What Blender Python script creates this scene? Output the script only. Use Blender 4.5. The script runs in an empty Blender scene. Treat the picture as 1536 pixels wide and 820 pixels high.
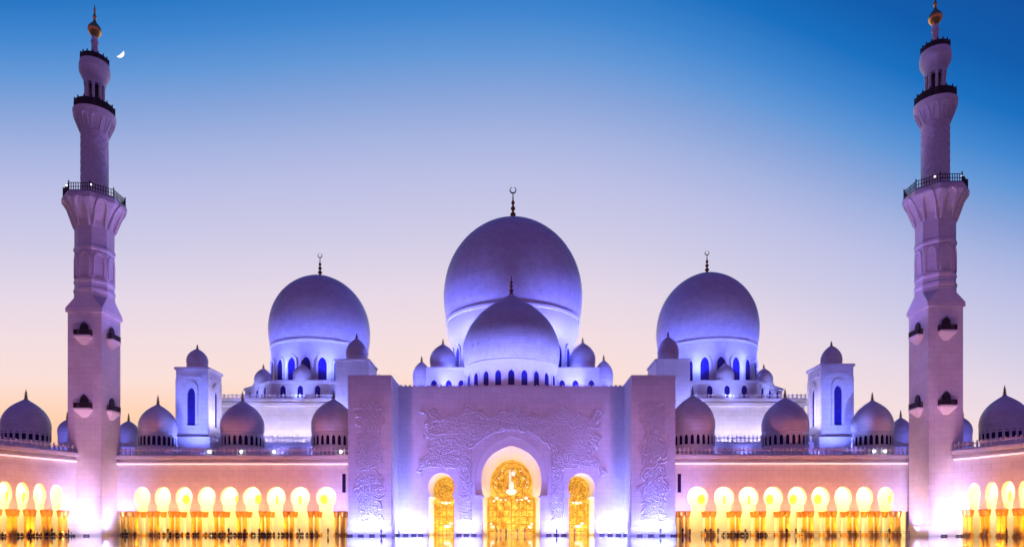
import bpy, bmesh, math, random
from mathutils import Vector, Matrix
R = math.radians
PI = math.pi
SC = bpy.context.scene
COL = SC.collection
rnd = random.Random(7)

# ------------------------------------------------------------------ camera
F = 1050.0                     # focal length in pixels of the 1536 px wide photograph
HZ = 791.0                     # row of the horizon
EYE = 1.7
cd = bpy.data.cameras.new('camera')
cam = bpy.data.objects.new('camera', cd)
COL.objects.link(cam)
cam.location = (0, 0, EYE)
cam.rotation_euler = (R(90), 0, 0)
cd.sensor_width = 36.0
cd.lens = 36.0 * F / 1536.0
cd.shift_y = (HZ - 410.0) / 1536.0
cd.clip_start = 0.1
cd.clip_end = 9000.0
SC.camera = cam

# ------------------------------------------------------------------ view
SC.view_settings.view_transform = 'Standard'
SC.view_settings.look = 'None'
SC.view_settings.gamma = 1.0
SC.view_settings.exposure = 0.0
SC.view_settings.use_curve_mapping = False
SC.render.engine = 'CYCLES'
SC.cycles.use_denoising = True
SC.cycles.max_bounces = 6
SC.cycles.diffuse_bounces = 3
SC.cycles.glossy_bounces = 3
SC.cycles.sample_clamp_indirect = 200.0
SC.cycles.caustics_reflective = False
SC.cycles.caustics_refractive = False


def lin(r, g, b):
    def f(c):
        c /= 255.0
        return c / 12.92 if c <= 0.04045 else ((c + 0.055) / 1.055) ** 2.4
    return (f(r), f(g), f(b))


# ------------------------------------------------------------------ world: dusk sky, afterglow behind the mosque
SUN_EL, SUN_ROT = R(-2.0), R(-12.0)
W = bpy.data.worlds.new('World')
SC.world = W
W.use_nodes = True
nt = W.node_tree
nt.nodes.clear()
N = nt.nodes.new
L = nt.links.new


def math_node(op, a, b=None):
    n = N('ShaderNodeMath')
    n.operation = op
    for i, v in enumerate((a, b)):
        if v is None:
            continue
        if isinstance(v, (int, float)):
            n.inputs[i].default_value = v
        else:
            L(v, n.inputs[i])
    return n.outputs[0]


tc = N('ShaderNodeTexCoord')
sx = N('ShaderNodeSeparateXYZ')
L(tc.outputs['Generated'], sx.inputs[0])
x2 = math_node('MULTIPLY', sx.outputs[0], sx.outputs[0])
xa = math_node('MULTIPLY', sx.outputs[0], math_node('ABSOLUTE', sx.outputs[0]))
kz = math_node('ADD', math_node('MULTIPLY', sx.outputs[2], 0.75), 0.20)
u = math_node('ADD', sx.outputs[2], math_node('ADD', math_node('MULTIPLY', x2, kz), math_node('MULTIPLY', xa, 0.19)))
ramp = N('ShaderNodeValToRGB')
stops = [(0.0, (255, 176, 110)), (0.10, (254, 190, 145)), (0.17, (253, 209, 180)), (0.215, (249, 221, 213)), (0.267, (241, 219, 223)),
         (0.325, (228, 214, 229)), (0.387, (206, 202, 229)), (0.448, (187, 190, 228)), (0.490, (164, 178, 223)),
         (0.527, (134, 163, 217)), (0.561, (97, 150, 214)), (0.592, (62, 133, 207)), (0.63, (15, 110, 191)),
         (0.67, (1, 90, 172)), (0.80, (2, 60, 140)), (1.0, (2, 45, 115))]
el = ramp.color_ramp.elements
el[0].position, el[1].position = stops[0][0], stops[-1][0]
el[0].color, el[1].color = (*lin(*stops[0][1]), 1), (*lin(*stops[-1][1]), 1)
for p, c in stops[1:-1]:
    e = el.new(p)
    e.color = (*lin(*c), 1)
L(u, ramp.inputs[0])
# eastern half of the sky, behind the camera: the mauve belt above the earth's shadow
ramp2 = N('ShaderNodeValToRGB')
e2 = ramp2.color_ramp.elements
e2[0].position, e2[0].color = 0.0, (0.235, 0.086, 0.245, 1)
e2[1].position, e2[1].color = 0.75, (0.01, 0.03, 0.26, 1)
e = e2.new(0.35)
e.color = (0.21, 0.08, 0.27, 1)
L(sx.outputs[2], ramp2.inputs[0])
mr = N('ShaderNodeMapRange')
mr.inputs['From Min'].default_value = 0.12
mr.inputs['From Max'].default_value = 0.66
L(sx.outputs[1], mr.inputs['Value'])
mx = N('ShaderNodeMix')
mx.data_type = 'RGBA'
L(mr.outputs[0], mx.inputs['Factor'])
L(ramp2.outputs[0], mx.inputs[6])
L(ramp.outputs[0], mx.inputs[7])
sky = N('ShaderNodeTexSky')
sky.sky_type = 'NISHITA'
sky.sun_disc = False
sky.sun_elevation = SUN_EL
sky.sun_rotation = SUN_ROT
bg1 = N('ShaderNodeBackground')
bg1.inputs['Strength'].default_value = 1.0
L(mx.outputs[2], bg1.inputs['Color'])
bg2 = N('ShaderNodeBackground')
bg2.inputs['Strength'].default_value = 0.05
L(sky.outputs[0], bg2.inputs['Color'])
ad = N('ShaderNodeAddShader')
L(bg1.outputs[0], ad.inputs[0])
L(bg2.outputs[0], ad.inputs[1])
wo = N('ShaderNodeOutputWorld')
L(ad.outputs[0], wo.inputs['Surface'])

# the last direct light of a sun at the horizon
sd = bpy.data.lights.new('sun', 'SUN')
sd.energy = 0.06
sd.angle = R(12)
sd.color = (1.0, 0.75, 0.55)
so = bpy.data.objects.new('sun', sd)
COL.objects.link(so)
so.rotation_euler = (R(-89), 0, R(12))


# ------------------------------------------------------------------ helpers
def P(px, py, Y):
    """a point of the place from the photo's column and row at a chosen distance"""
    return Vector(((px - 768.0) * Y / F, Y, EYE + (HZ - py) * Y / F))


def tag(o, label=None, cat=None, group=None, kind=None):
    if label:
        o['label'] = label
    if cat:
        o['category'] = cat
    if group:
        o['group'] = group
    if kind:
        o['kind'] = kind
    return o


def empty(name, loc, rz=0.0):
    o = bpy.data.objects.new(name, None)
    o.empty_display_size = 1.0
    o.location = loc
    o.rotation_euler = (0, 0, rz)
    COL.objects.link(o)
    return o


class MB:
    """collects shapes; build() links them as one mesh object"""

    def __init__(self):
        self.v, self.f, self.mi, self.cur = [], [], [], 0

    def add(self, vs, fs):
        b = len(self.v)
        self.v.extend([tuple(p) for p in vs])
        for f in fs:
            self.f.append([b + i for i in f])
            self.mi.append(self.cur)

    def box(self, x0, x1, y0, y1, z0, z1):
        vs = [(x, y, z) for z in (z0, z1) for y in (y0, y1) for x in (x0, x1)]
        self.add(vs, [(0, 2, 3, 1), (4, 5, 7, 6), (0, 1, 5, 4), (2, 6, 7, 3), (0, 4, 6, 2), (1, 3, 7, 5)])

    def obox(self, o, u, n, s0, s1, d0, d1, z0, z1):
        """box along direction u, depth direction n, from origin o"""
        vs = [(o[0] + u[0] * s + n[0] * d, o[1] + u[1] * s + n[1] * d, z) for z in (z0, z1) for d in (d0, d1) for s in (s0, s1)]
        self.add(vs, [(0, 2, 3, 1), (4, 5, 7, 6), (0, 1, 5, 4), (2, 6, 7, 3), (0, 4, 6, 2), (1, 3, 7, 5)])

    def plate(self, pts, fn, d0, d1):
        """closed outline pts (s, z) thickened from depth d0 to d1; fn(s, d, z) -> point"""
        n = len(pts)
        vs = [fn(s, d0, z) for s, z in pts] + [fn(s, d1, z) for s, z in pts]
        fs = [list(range(n)), list(range(2 * n - 1, n - 1, -1))]
        fs += [(i, i + n, (i + 1) % n + n, (i + 1) % n) for i in range(n)]
        self.add(vs, fs)

    def band(self, a, b, fn, d0, d1):
        """open strip between outlines a and b (same length), thickened"""
        n = len(a)
        vs = [fn(s, d, z) for d in (d0, d1) for o in (a, b) for s, z in o]
        fs = []
        for i in range(n - 1):
            fs.append((i, i + 1, n + i + 1, n + i))
            fs.append((2 * n + i, 3 * n + i, 3 * n + i + 1, 2 * n + i + 1))
            fs.append((i, 2 * n + i, 2 * n + i + 1, i + 1))
            fs.append((n + i, n + i + 1, 3 * n + i + 1, 3 * n + i))
        for i in (0, n - 1):
            fs.append((i, n + i, 3 * n + i, 2 * n + i))
        self.add(vs, fs)

    def loft(self, a, b, fn, da, db):
        n = len(a)
        vs = [fn(s, da, z) for s, z in a] + [fn(s, db, z) for s, z in b]
        self.add(vs, [(i, i + 1, n + i + 1, n + i) for i in range(n - 1)])

    def lathe(self, prof, n=32, c=(0, 0, 0), phase=0.0, cap=True):
        vs = []
        for r, z in prof:
            for k in range(n):
                a = phase + 2 * PI * k / n
                vs.append((c[0] + r * math.cos(a), c[1] + r * math.sin(a), c[2] + z))
        fs = []
        m = len(prof)
        for j in range(m - 1):
            for k in range(n):
                k2 = (k + 1) % n
                fs.append((j * n + k, j * n + k2, (j + 1) * n + k2, (j + 1) * n + k))
        if cap:
            fs.append(list(range(n - 1, -1, -1)))
            fs.append(list(range((m - 1) * n, m * n)))
        self.add(vs, fs)

    def tube(self, pts, rad, n=6, cap=True):
        pts = [Vector(p) for p in pts]
        rad = rad if isinstance(rad, (list, tuple)) else [rad] * len(pts)
        vs = []
        for i, p in enumerate(pts):
            t = (pts[min(i + 1, len(pts) - 1)] - pts[max(i - 1, 0)]).normalized()
            ref = Vector((0, 0, 1)) if abs(t.z) < 0.9 else Vector((1, 0, 0))
            a = t.cross(ref).normalized()
            b = t.cross(a)
            for k in range(n):
                w = 2 * PI * k / n
                vs.append(p + (a * math.cos(w) + b * math.sin(w)) * rad[i])
        fs = []
        for i in range(len(pts) - 1):
            for k in range(n):
                k2 = (k + 1) % n
                fs.append((i * n + k, i * n + k2, (i + 1) * n + k2, (i + 1) * n + k))
        if cap:
            fs.append(list(range(n - 1, -1, -1)))
            fs.append(list(range((len(pts) - 1) * n, len(pts) * n)))
        self.add(vs, fs)

    def mesh(self, name, mats, smooth=False, org=(0, 0, 0), recalc=True, angle=35):
        me = bpy.data.meshes.new(name)
        ox, oy, oz = org
        me.from_pydata([(x - ox, y - oy, z - oz) for x, y, z in self.v], [], self.f)
        mats = mats if isinstance(mats, (list, tuple)) else [mats]
        for m in mats:
            me.materials.append(m)
        if len(mats) > 1:
            me.polygons.foreach_set('material_index', self.mi)
        if recalc:
            bm = bmesh.new()
            bm.from_mesh(me)
            bmesh.ops.recalc_face_normals(bm, faces=bm.faces)
            bm.to_mesh(me)
            bm.free()
        if smooth:
            me.shade_smooth()
            me.set_sharp_from_angle(angle=R(angle))
        me.update()
        return me

    def build(self, name, mats, parent=None, smooth=False, org=None, **k):
        if org is None:
            org = root_loc(parent) if parent else (0, 0, 0)
        o = bpy.data.objects.new(name, self.mesh(name, mats, smooth, org, **k))
        COL.objects.link(o)
        o.parent = parent
        return o


def root_loc(o):
    v = Vector((0, 0, 0))
    while o:
        v = v + o.location
        o = o.parent
    return v


def inst(name, me, parent, loc=(0, 0, 0), rz=0.0):
    o = bpy.data.objects.new(name, me)
    COL.objects.link(o)
    o.parent = parent
    o.location = loc
    o.rotation_euler = (0, 0, rz)
    return o


def copy_tree(o, parent=None):
    c = o.copy()
    COL.objects.link(c)
    c.parent = parent
    for ch in list(o.children):
        copy_tree(ch, c)
    return c


def smooth_curve(pts, n=6):
    out = []
    for i in range(len(pts) - 1):
        p0, p1, p2, p3 = pts[max(i - 1, 0)], pts[i], pts[i + 1], pts[min(i + 2, len(pts) - 1)]
        for k in range(n):
            t = k / n
            out.append(tuple(0.5 * ((2 * b) + (c - a) * t + (2 * a - 5 * b + 4 * c - d) * t * t + (3 * b - a - 3 * c + d) * t ** 3)
                             for a, b, c, d in zip(p0, p1, p2, p3)))
    out.append(tuple(pts[-1]))
    return out


# ------------------------------------------------------------------ materials
def mat(name, color, rough=0.5, metal=0.0, var=0.0, scale=0.5, bump=0.0, bscale=3.0, emit=None, estr=0.0, blocks=None, spec=0.5):
    m = bpy.data.materials.new(name)
    m.use_nodes = True
    t = m.node_tree
    b = t.nodes['Principled BSDF']
    b.inputs['Base Color'].default_value = (*color, 1)
    b.inputs['Roughness'].default_value = rough
    b.inputs['Metallic'].default_value = metal
    b.inputs['Specular IOR Level'].default_value = spec
    tcn = t.nodes.new('ShaderNodeTexCoord')
    if var:
        nz = t.nodes.new('ShaderNodeTexNoise')
        nz.inputs['Scale'].default_value = scale
        nz.inputs['Detail'].default_value = 6.0
        nz.inputs['Roughness'].default_value = 0.6
        t.links.new(tcn.outputs['Object'], nz.inputs['Vector'])
        cr = t.nodes.new('ShaderNodeValToRGB')
        cr.color_ramp.elements[0].position = 0.3
        cr.color_ramp.elements[1].position = 0.7
        cr.color_ramp.elements[0].color = (*[c * (1 - var) for c in color], 1)
        cr.color_ramp.elements[1].color = (*[min(1, c * (1 + var * 0.5)) for c in color], 1)
        t.links.new(nz.outputs['Fac'], cr.inputs[0])
        src = cr.outputs[0]
        if blocks:
            br = t.nodes.new('ShaderNodeTexBrick')
            mp = t.nodes.new('ShaderNodeVectorMath')
            mp.operation = 'ADD'
            # courses run with height: use (x + y, z)
            sp = t.nodes.new('ShaderNodeSeparateXYZ')
            t.links.new(tcn.outputs['Object'], sp.inputs[0])
            sm = t.nodes.new('ShaderNodeMath')
            sm.operation = 'ADD'
            t.links.new(sp.outputs[0], sm.inputs[0])
            t.links.new(sp.outputs[1], sm.inputs[1])
            cb = t.nodes.new('ShaderNodeCombineXYZ')
            t.links.new(sm.outputs[0], cb.inputs[0])
            t.links.new(sp.outputs[2], cb.inputs[1])
            t.links.new(cb.outputs[0], br.inputs['Vector'])
            br.inputs['Scale'].default_value = 1.0
            br.inputs['Brick Width'].default_value = blocks[0]
            br.inputs['Row Height'].default_value = blocks[1]
            br.inputs['Mortar Size'].default_value = 0.03
            br.inputs['Color1'].default_value = (1, 1, 1, 1)
            br.inputs['Color2'].default_value = (0.93, 0.93, 0.93, 1)
            br.inputs['Mortar'].default_value = (0.74, 0.72, 0.72, 1)
            mu = t.nodes.new('ShaderNodeMix')
            mu.data_type = 'RGBA'
            mu.blend_type = 'MULTIPLY'
            mu.inputs['Factor'].default_value = 1.0
            t.links.new(src, mu.inputs[6])
            t.links.new(br.outputs['Color'], mu.inputs[7])
            src = mu.outputs[2]
        t.links.new(src, b.inputs['Base Color'])
    if bump:
        nb = t.nodes.new('ShaderNodeTexNoise')
        nb.inputs['Scale'].default_value = bscale
        nb.inputs['Detail'].default_value = 5.0
        t.links.new(tcn.outputs['Object'], nb.inputs['Vector'])
        bp = t.nodes.new('ShaderNodeBump')
        bp.inputs['Strength'].default_value = bump
        bp.inputs['Distance'].default_value = 0.2
        t.links.new(nb.outputs['Fac'], bp.inputs['Height'])
        t.links.new(bp.outputs[0], b.inputs['Normal'])
    if emit:
        b.inputs['Emission Color'].default_value = (*emit, 1)
        b.inputs['Emission Strength'].default_value = estr
    return m


M_MARBLE = mat('white_marble', (0.76, 0.74, 0.73), 0.45, var=0.10, scale=0.35, bump=0.15, bscale=1.3, blocks=(2.4, 1.2))
M_DOME = mat('dome_marble', (0.72, 0.69, 0.70), 0.42, var=0.14, scale=0.5, bump=0.12, bscale=1.0, blocks=(1.8, 0.9))
M_PLAIN = mat('plain_marble', (0.78, 0.76, 0.74), 0.4, var=0.07, scale=0.8)
M_CARVED = mat('carved_marble', (0.74, 0.72, 0.71), 0.5, var=0.08, scale=1.5)
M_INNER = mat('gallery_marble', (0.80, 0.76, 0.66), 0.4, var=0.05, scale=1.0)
M_GOLD = mat('gilded_metal', (0.75, 0.47, 0.12), 0.3, 1.0, var=0.2, scale=3)
M_FINIAL = mat('dark_gilding', (0.30, 0.14, 0.06), 0.35, 0.8, var=0.2, scale=3)
M_BRONZE = mat('dark_bronze', (0.05, 0.035, 0.04), 0.5, 0.4, var=0.2, scale=4)
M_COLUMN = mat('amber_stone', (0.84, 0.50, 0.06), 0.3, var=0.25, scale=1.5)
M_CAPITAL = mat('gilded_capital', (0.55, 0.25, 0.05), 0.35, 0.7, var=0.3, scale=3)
M_BLUEGLASS = mat('blue_glass', (0.02, 0.02, 0.22), 0.15, var=0.3, scale=1.0)
M_SLOT = mat('dark_glass', (0.02, 0.012, 0.06), 0.8, spec=0.1)
M_LAMP = mat('lamp_glass', (0.9, 0.9, 0.9), 0.3, emit=(0.9, 0.92, 1.0), estr=3.0)
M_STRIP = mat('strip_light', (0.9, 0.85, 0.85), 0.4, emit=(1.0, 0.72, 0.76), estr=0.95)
M_HOUSING = mat('floodlight_housing', (0.05, 0.08, 0.22), 0.5, 0.2, var=0.2, scale=5)
M_NICHE = mat('warm_brass_panel', (0.72, 0.45, 0.06), 0.4, var=0.25, scale=1.5)
M_ROPE = mat('barrier_metal', (0.08, 0.07, 0.08), 0.4, 0.7, var=0.1, scale=5)
M_DOOR = mat('brass_tracery', (0.62, 0.34, 0.05), 0.35, 0.6, var=0.2, scale=2)
M_FLOWER = mat('white_glass_flower', (0.95, 0.9, 0.8), 0.3, emit=(1.0, 0.8, 0.5), estr=0.15)
M_MOON = mat('moon_rock', (0.7, 0.7, 0.65), 0.9, var=0.2, scale=0.2, emit=(1.0, 0.97, 0.92), estr=1.1)


def lit_glass():
    m = bpy.data.materials.new('backlit_gold_glass')
    m.use_nodes = True
    t = m.node_tree
    b = t.nodes['Principled BSDF']
    b.inputs['Roughness'].default_value = 0.25
    b.inputs['Base Color'].default_value = (0.5, 0.3, 0.05, 1)
    tcn = t.nodes.new('ShaderNodeTexCoord')
    vo = t.nodes.new('ShaderNodeTexVoronoi')
    vo.inputs['Scale'].default_value = 0.9
    t.links.new(tcn.outputs['Object'], vo.inputs['Vector'])
    cr = t.nodes.new('ShaderNodeValToRGB')
    cr.color_ramp.elements[0].color = (1.0, 0.62, 0.06, 1)
    cr.color_ramp.elements[1].color = (0.62, 0.20, 0.006, 1)
    cr.color_ramp.elements[0].position = 0.1
    cr.color_ramp.elements[1].position = 0.9
    t.links.new(vo.outputs['Distance'], cr.inputs[0])
    t.links.new(cr.outputs[0], b.inputs['Emission Color'])
    b.inputs['Emission Strength'].default_value = 0.8
    return m


M_GLASS = lit_glass()


def floor_mat():
    m = bpy.data.materials.new('polished_courtyard_marble')
    m.use_nodes = True
    t = m.node_tree
    b = t.nodes['Principled BSDF']
    b.inputs['Roughness'].default_value = 0.1
    b.inputs['IOR'].default_value = 1.7
    tcn = t.nodes.new('ShaderNodeTexCoord')
    br = t.nodes.new('ShaderNodeTexBrick')
    br.offset = 0.0
    br.inputs['Scale'].default_value = 1.0
    br.inputs['Brick Width'].default_value = 3.0
    br.inputs['Row Height'].default_value = 3.0
    br.inputs['Mortar Size'].default_value = 0.05
    br.inputs['Color1'].default_value = (0.42, 0.41, 0.41, 1)
    br.inputs['Color2'].default_value = (0.33, 0.32, 0.33, 1)
    br.inputs['Mortar'].default_value = (0.22, 0.2, 0.2, 1)
    t.links.new(tcn.outputs['Object'], br.inputs['Vector'])
    t.links.new(br.outputs['Color'], b.inputs['Base Color'])
    nz = t.nodes.new('ShaderNodeTexNoise')
    nz.inputs['Scale'].default_value = 0.6
    nz.inputs['Detail'].default_value = 3.0
    t.links.new(tcn.outputs['Object'], nz.inputs['Vector'])
    mr = t.nodes.new('ShaderNodeMapRange')
    mr.inputs['To Min'].default_value = 0.02
    mr.inputs['To Max'].default_value = 0.06
    t.links.new(nz.outputs['Fac'], mr.inputs['Value'])
    t.links.new(mr.outputs[0], b.inputs['Roughness'])
    bp = t.nodes.new('ShaderNodeBump')
    bp.inputs['Strength'].default_value = 0.004
    bp.inputs['Distance'].default_value = 0.05
    t.links.new(nz.outputs['Fac'], bp.inputs['Height'])
    t.links.new(bp.outputs[0], b.inputs['Normal'])
    return m


M_FLOOR = floor_mat()
M_SAND = mat('sandy_ground', (0.35, 0.29, 0.22), 0.9, var=0.2, scale=0.05)


# ------------------------------------------------------------------ lamps
def spot(pos, target, color, power, size=110, blend=1.0, radius=0.15):
    d = bpy.data.lights.new('lamp', 'SPOT')
    d.energy = power
    d.color = color
    d.spot_size = R(size)
    d.spot_blend = blend
    d.shadow_soft_size = radius
    o = bpy.data.objects.new('lamp', d)
    COL.objects.link(o)
    o.location = pos
    o.rotation_euler = (Vector(target) - Vector(pos)).to_track_quat('-Z', 'Y').to_euler()
    return o


def area(pos, target, sx_, sy_, color, power, rz=None, spread=180):
    d = bpy.data.lights.new('lamp', 'AREA')
    d.shape = 'RECTANGLE'
    d.size, d.size_y = sx_, sy_
    d.energy = power
    d.color = color
    d.spread = R(spread)
    o = bpy.data.objects.new('lamp', d)
    COL.objects.link(o)
    o.location = pos
    o.rotation_euler = rz if rz is not None else (Vector(target) - Vector(pos)).to_track_quat('-Z', 'Y').to_euler()
    return o


C_BLUE = (0.10, 0.13, 1.0)
C_VIOLET = (0.34, 0.26, 1.0)
C_LAV = (0.66, 0.58, 1.0)
C_COLD = (0.20, 0.225, 1.0)
C_WARM = (1.0, 0.58, 0.10)
C_GAL = (1.0, 0.70, 0.24)
C_ROSE = (1.0, 0.24, 0.15)
C_MAUVE = (1.0, 0.40, 0.80)

# ------------------------------------------------------------------ ground
g = MB()
g.add([(-4000, -4000, -0.05), (4000, -4000, -0.05), (4000, 4000, -0.05), (-4000, 4000, -0.05)], [(0, 1, 2, 3)])
tag(g.build('ground', M_SAND), kind='structure')
g = MB()
g.add([(-230, -60, 0), (230, -60, 0), (230, 260, 0), (-230, 260, 0)], [(0, 1, 2, 3)])
tag(g.build('courtyard_floor', M_FLOOR), kind='structure')


# ------------------------------------------------------------------ shared shapes
def keyhole(c, rx, rz, cz, zb, a=42, n=22, leg=None):
    """horseshoe arch outline from the left foot over the top to the right foot"""
    w = leg if leg else rx * math.cos(R(a))
    pts = [(c - w, zb)]
    if leg:
        pts.append((c - w, cz - rz * math.sin(R(a)) - 0.25))
    a0, a1 = 180 + a, -a
    for k in range(n + 1):
        t = R(a0 + (a1 - a0) * k / n)
        pts.append((c + rx * math.cos(t), cz + rz * math.sin(t)))
    if leg:
        pts.append((c + w, cz - rz * math.sin(R(a)) - 0.25))
    pts.append((c + w, zb))
    return pts


def pointed(w, h, zs=0.62, n=7):
    """closed outline of a pointed window, foot at z = 0"""
    half = smooth_curve([(w / 2, h * zs), (w * 0.46, h * (zs + (1 - zs) * 0.4)), (w * 0.28, h * (zs + (1 - zs) * 0.78)), (0, h)], n)
    right = [(w / 2, 0)] + half
    left = [(-x, z) for x, z in reversed(right)][1:]
    return right + left


DOME = [(0.955, 0.0), (0.985, 0.09), (1.0, 0.2), (1.0, 0.3), (0.975, 0.42), (0.915, 0.55), (0.81, 0.68), (0.665, 0.795),
        (0.48, 0.89), (0.28, 0.955), (0.11, 0.99), (0.02, 1.0)]
OGEE = [(0.955, 0.0), (0.985, 0.08), (1.0, 0.18), (0.995, 0.28), (0.955, 0.40), (0.875, 0.52), (0.76, 0.63), (0.61, 0.735),
        (0.43, 0.825), (0.26, 0.895), (0.12, 0.95), (0.04, 1.0)]


def finial_profile(h):
    pr = [(0.11, 0), (0.10, 0.06), (0.05, 0.10), (0.05, 0.13), (0.10, 0.18), (0.10, 0.23), (0.04, 0.28), (0.04, 0.32), (0.085, 0.37),
          (0.085, 0.41), (0.035, 0.46), (0.035, 0.5), (0.065, 0.54), (0.065, 0.58), (0.025, 0.64), (0.02, 0.78), (0.012, 0.86)]
    return [(r * (h * 0.6 + 2.2), z * h) for r, z in pr]


def add_finial(mb, c, h, moon=True):
    mb.lathe(finial_profile(h), 12, c)
    if moon:                                   # open crescent standing on the rod
        rr = h * 0.09
        pts, rad = [], []
        for k in range(25):
            a = R(-250 + 320 * k / 24)
            pts.append((c[0] + rr * math.cos(a), c[1], c[2] + h * 0.86 + rr + rr * math.sin(a)))
            rad.append(h * 0.022 * (0.35 + 0.65 * math.sin(PI * k / 24)))
        mb.tube(pts, rad, 6)


def add_dome(parent, c, rad, zb, zt, fin=0.0, drum_z=None, drum_r=0.93, prof=DOME, seg=48, n_win=0, win=(1.0, 2.0, 0.5), flare=True, label=None,
             moon=True, wmat=None, wphase=0.0, bandh=0.022):
    """dome with its band and finial on a drum with arched windows; c = (x, y)"""
    cx, cy = c
    H = zt - zb
    d = MB()
    d.lathe([(r * rad, zb + z * H) for r, z in smooth_curve(prof, 4)], seg, (cx, cy, 0))
    do = d.build('dome', M_DOME, parent, True, angle=60)
    if label:
        do['label'] = label
    b = MB()
    bh = H * bandh + 0.08
    b.lathe([(rad * 0.955, zb - bh), (rad * 0.97, zb - bh), (rad * 0.976, zb), (rad * 0.955, zb + bh * 0.4)], seg, (cx, cy, 0), cap=False)
    b.build('dome_band', M_PLAIN, do, True)
    if fin:
        f = MB()
        add_finial(f, (cx, cy, zt - H * 0.012), fin, moon)
        f.build('finial', M_FINIAL, do, True)
    if drum_z is not None:
        r2 = rad * drum_r
        dr = MB()
        hh = zb - drum_z
        if flare:
            pr = [(r2, drum_z), (r2, zb - 0.42 * hh), (r2 * 1.012, zb - 0.38 * hh), (rad * 0.95, zb - 0.2 * hh), (rad * 0.955, zb - bh)]
        else:
            pr = [(r2, drum_z), (r2, zb - bh)]
        dr.lathe(pr, seg, (cx, cy, 0))
        if n_win:
            w, h, z0 = win
            o1 = pointed(w * 1.5, h * 1.14)
            o2 = pointed(w, h)
            for k in range(n_win):
                a = wphase + 2 * PI * k / n_win
                ca, sa = math.cos(a), math.sin(a)
                fn = lambda s, dd, z: (cx + ca * (r2 + dd) - sa * s, cy + sa * (r2 + dd) + ca * s, drum_z + z0 + z)
                dr.band(o1 + o1[:1], o2 + o2[:1], fn, -0.3, 0.06 * w + 0.12)
        dro = dr.build('drum', M_PLAIN, parent, True, angle=30)
        if n_win:
            w, h, z0 = win
            p = MB()
            p.plate(pointed(w * 1.02, h * 1.01), lambda s, dd, z: (dd, s, z), -0.25, 0.05)
            me = p.mesh('window', wmat or M_BLUEGLASS)
            for k in range(n_win):
                a = wphase + 2 * PI * k / n_win
                if math.sin(a) > 0.45:         # the far side of the drum shows nowhere
                    continue
                inst('window', me, dro, (cx + r2 * math.cos(a) - parent.location.x, cy + r2 * math.sin(a) - parent.location.y,
                                         drum_z + z0 - parent.location.z), a)
    return do


def balustrade(mb, pts, z0, h, step=0.95, w=0.34):
    """rail, foot and posts along a polyline (one pierced parapet)"""
    for (ax, ay), (bx, by) in zip(pts[:-1], pts[1:]):
        dx, dy = bx - ax, by - ay
        ln = math.hypot(dx, dy)
        uu = (dx / ln, dy / ln)
        nn = (-uu[1], uu[0])
        mb.obox((ax, ay), uu, nn, 0, ln, -0.2, 0.2, z0, z0 + h * 0.16)
        mb.obox((ax, ay), uu, nn, 0, ln, -0.17, 0.17, z0 + h * 0.62, z0 + h * 0.74)
        k = max(2, int(ln / step))
        for i in range(k + 1):
            s = (ln - w) * i / k
            mb.obox((ax, ay), uu, nn, s, s + w, -0.12, 0.12, z0 + h * 0.16, z0 + h * 0.62)
            mb.obox((ax, ay), uu, nn, s + w * 0.12, s + w * 0.88, -0.11, 0.11, z0 + h * 0.74, z0 + h)


# ------------------------------------------------------------------ entrance portal
YW = 159.6                                      # face of the portal wall
YP = 150.0                                      # face of the two pylons
portal = empty('entrance_portal', (0, YW, 0))
tag(portal, 'tall purple lit entrance portal of carved white marble with three glowing golden arches', 'gateway')
XL0, XL1 = P(522, 0, YP).x, P(587, 0, YP).x
XR0, XR1 = P(947, 0, YP).x, P(1013, 0, YP).x
ZW, ZPY = 33.8, 34.4
CX = -0.15                                      # axis of the central arch
SPRING = 9.3


def sym(half, c):
    """outline left foot -> apex -> right foot from the right half (foot first)"""
    return [(c - x, z) for x, z in half] + [(c + x, z) for x, z in reversed(half)][1:]


outer_half = [(6.55, 0), (6.55, SPRING)] + smooth_curve([(6.55, SPRING + .05), (6.82, 11), (6.9, 12.8), (6.6, 14.9), (5.75, 16.8), (4.4, 18.4), (2.7, 19.5), (1.2, 20.15), (0, 20.5)], 4)[1:]
arch_half = [(6.55, 0), (6.55, SPRING - 0.3), (8.0, SPRING - 0.3)] + smooth_curve([(8.0, SPRING), (8.25, 11), (8.3, 12.9), (7.95, 15.3), (7.0, 17.7), (5.4, 19.8), (3.3, 21.3), (1.5, 22.1), (0, 22.6)], 4)
a_out, a_ring = sym(outer_half, CX), sym(arch_half, CX)
xs_l, xs_r = P(662, 0, YW).x, P(872.5, 0, YW).x
side_l = keyhole(xs_l, 3.05, 3.3, 10.9, 0, a=38, leg=2.95)
side_r = keyhole(xs_r, 3.05, 3.3, 10.9, 0, a=38, leg=2.95)
fnw = lambda s, d, z: (s, YW + d, z)
wall = MB()
outline = [(XL1, 0)] + side_l + a_ring + side_r + [(XR0, 0), (XR0, ZW), (XL1, ZW)]
wall.plate(outline, fnw, 0, 1.4)
wo_ = wall.build('portal_wall', M_MARBLE, portal)
bk = MB()
bk.box(XL1, XR0, YW + 14, YW + 15.5, 0, ZW - 0.1)
bk.box(XL1, XR0, YW + 1.41, YW + 24, ZW - 1.2, ZW - 0.1)
bk.build('portal_roof', M_MARBLE, portal)
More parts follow.
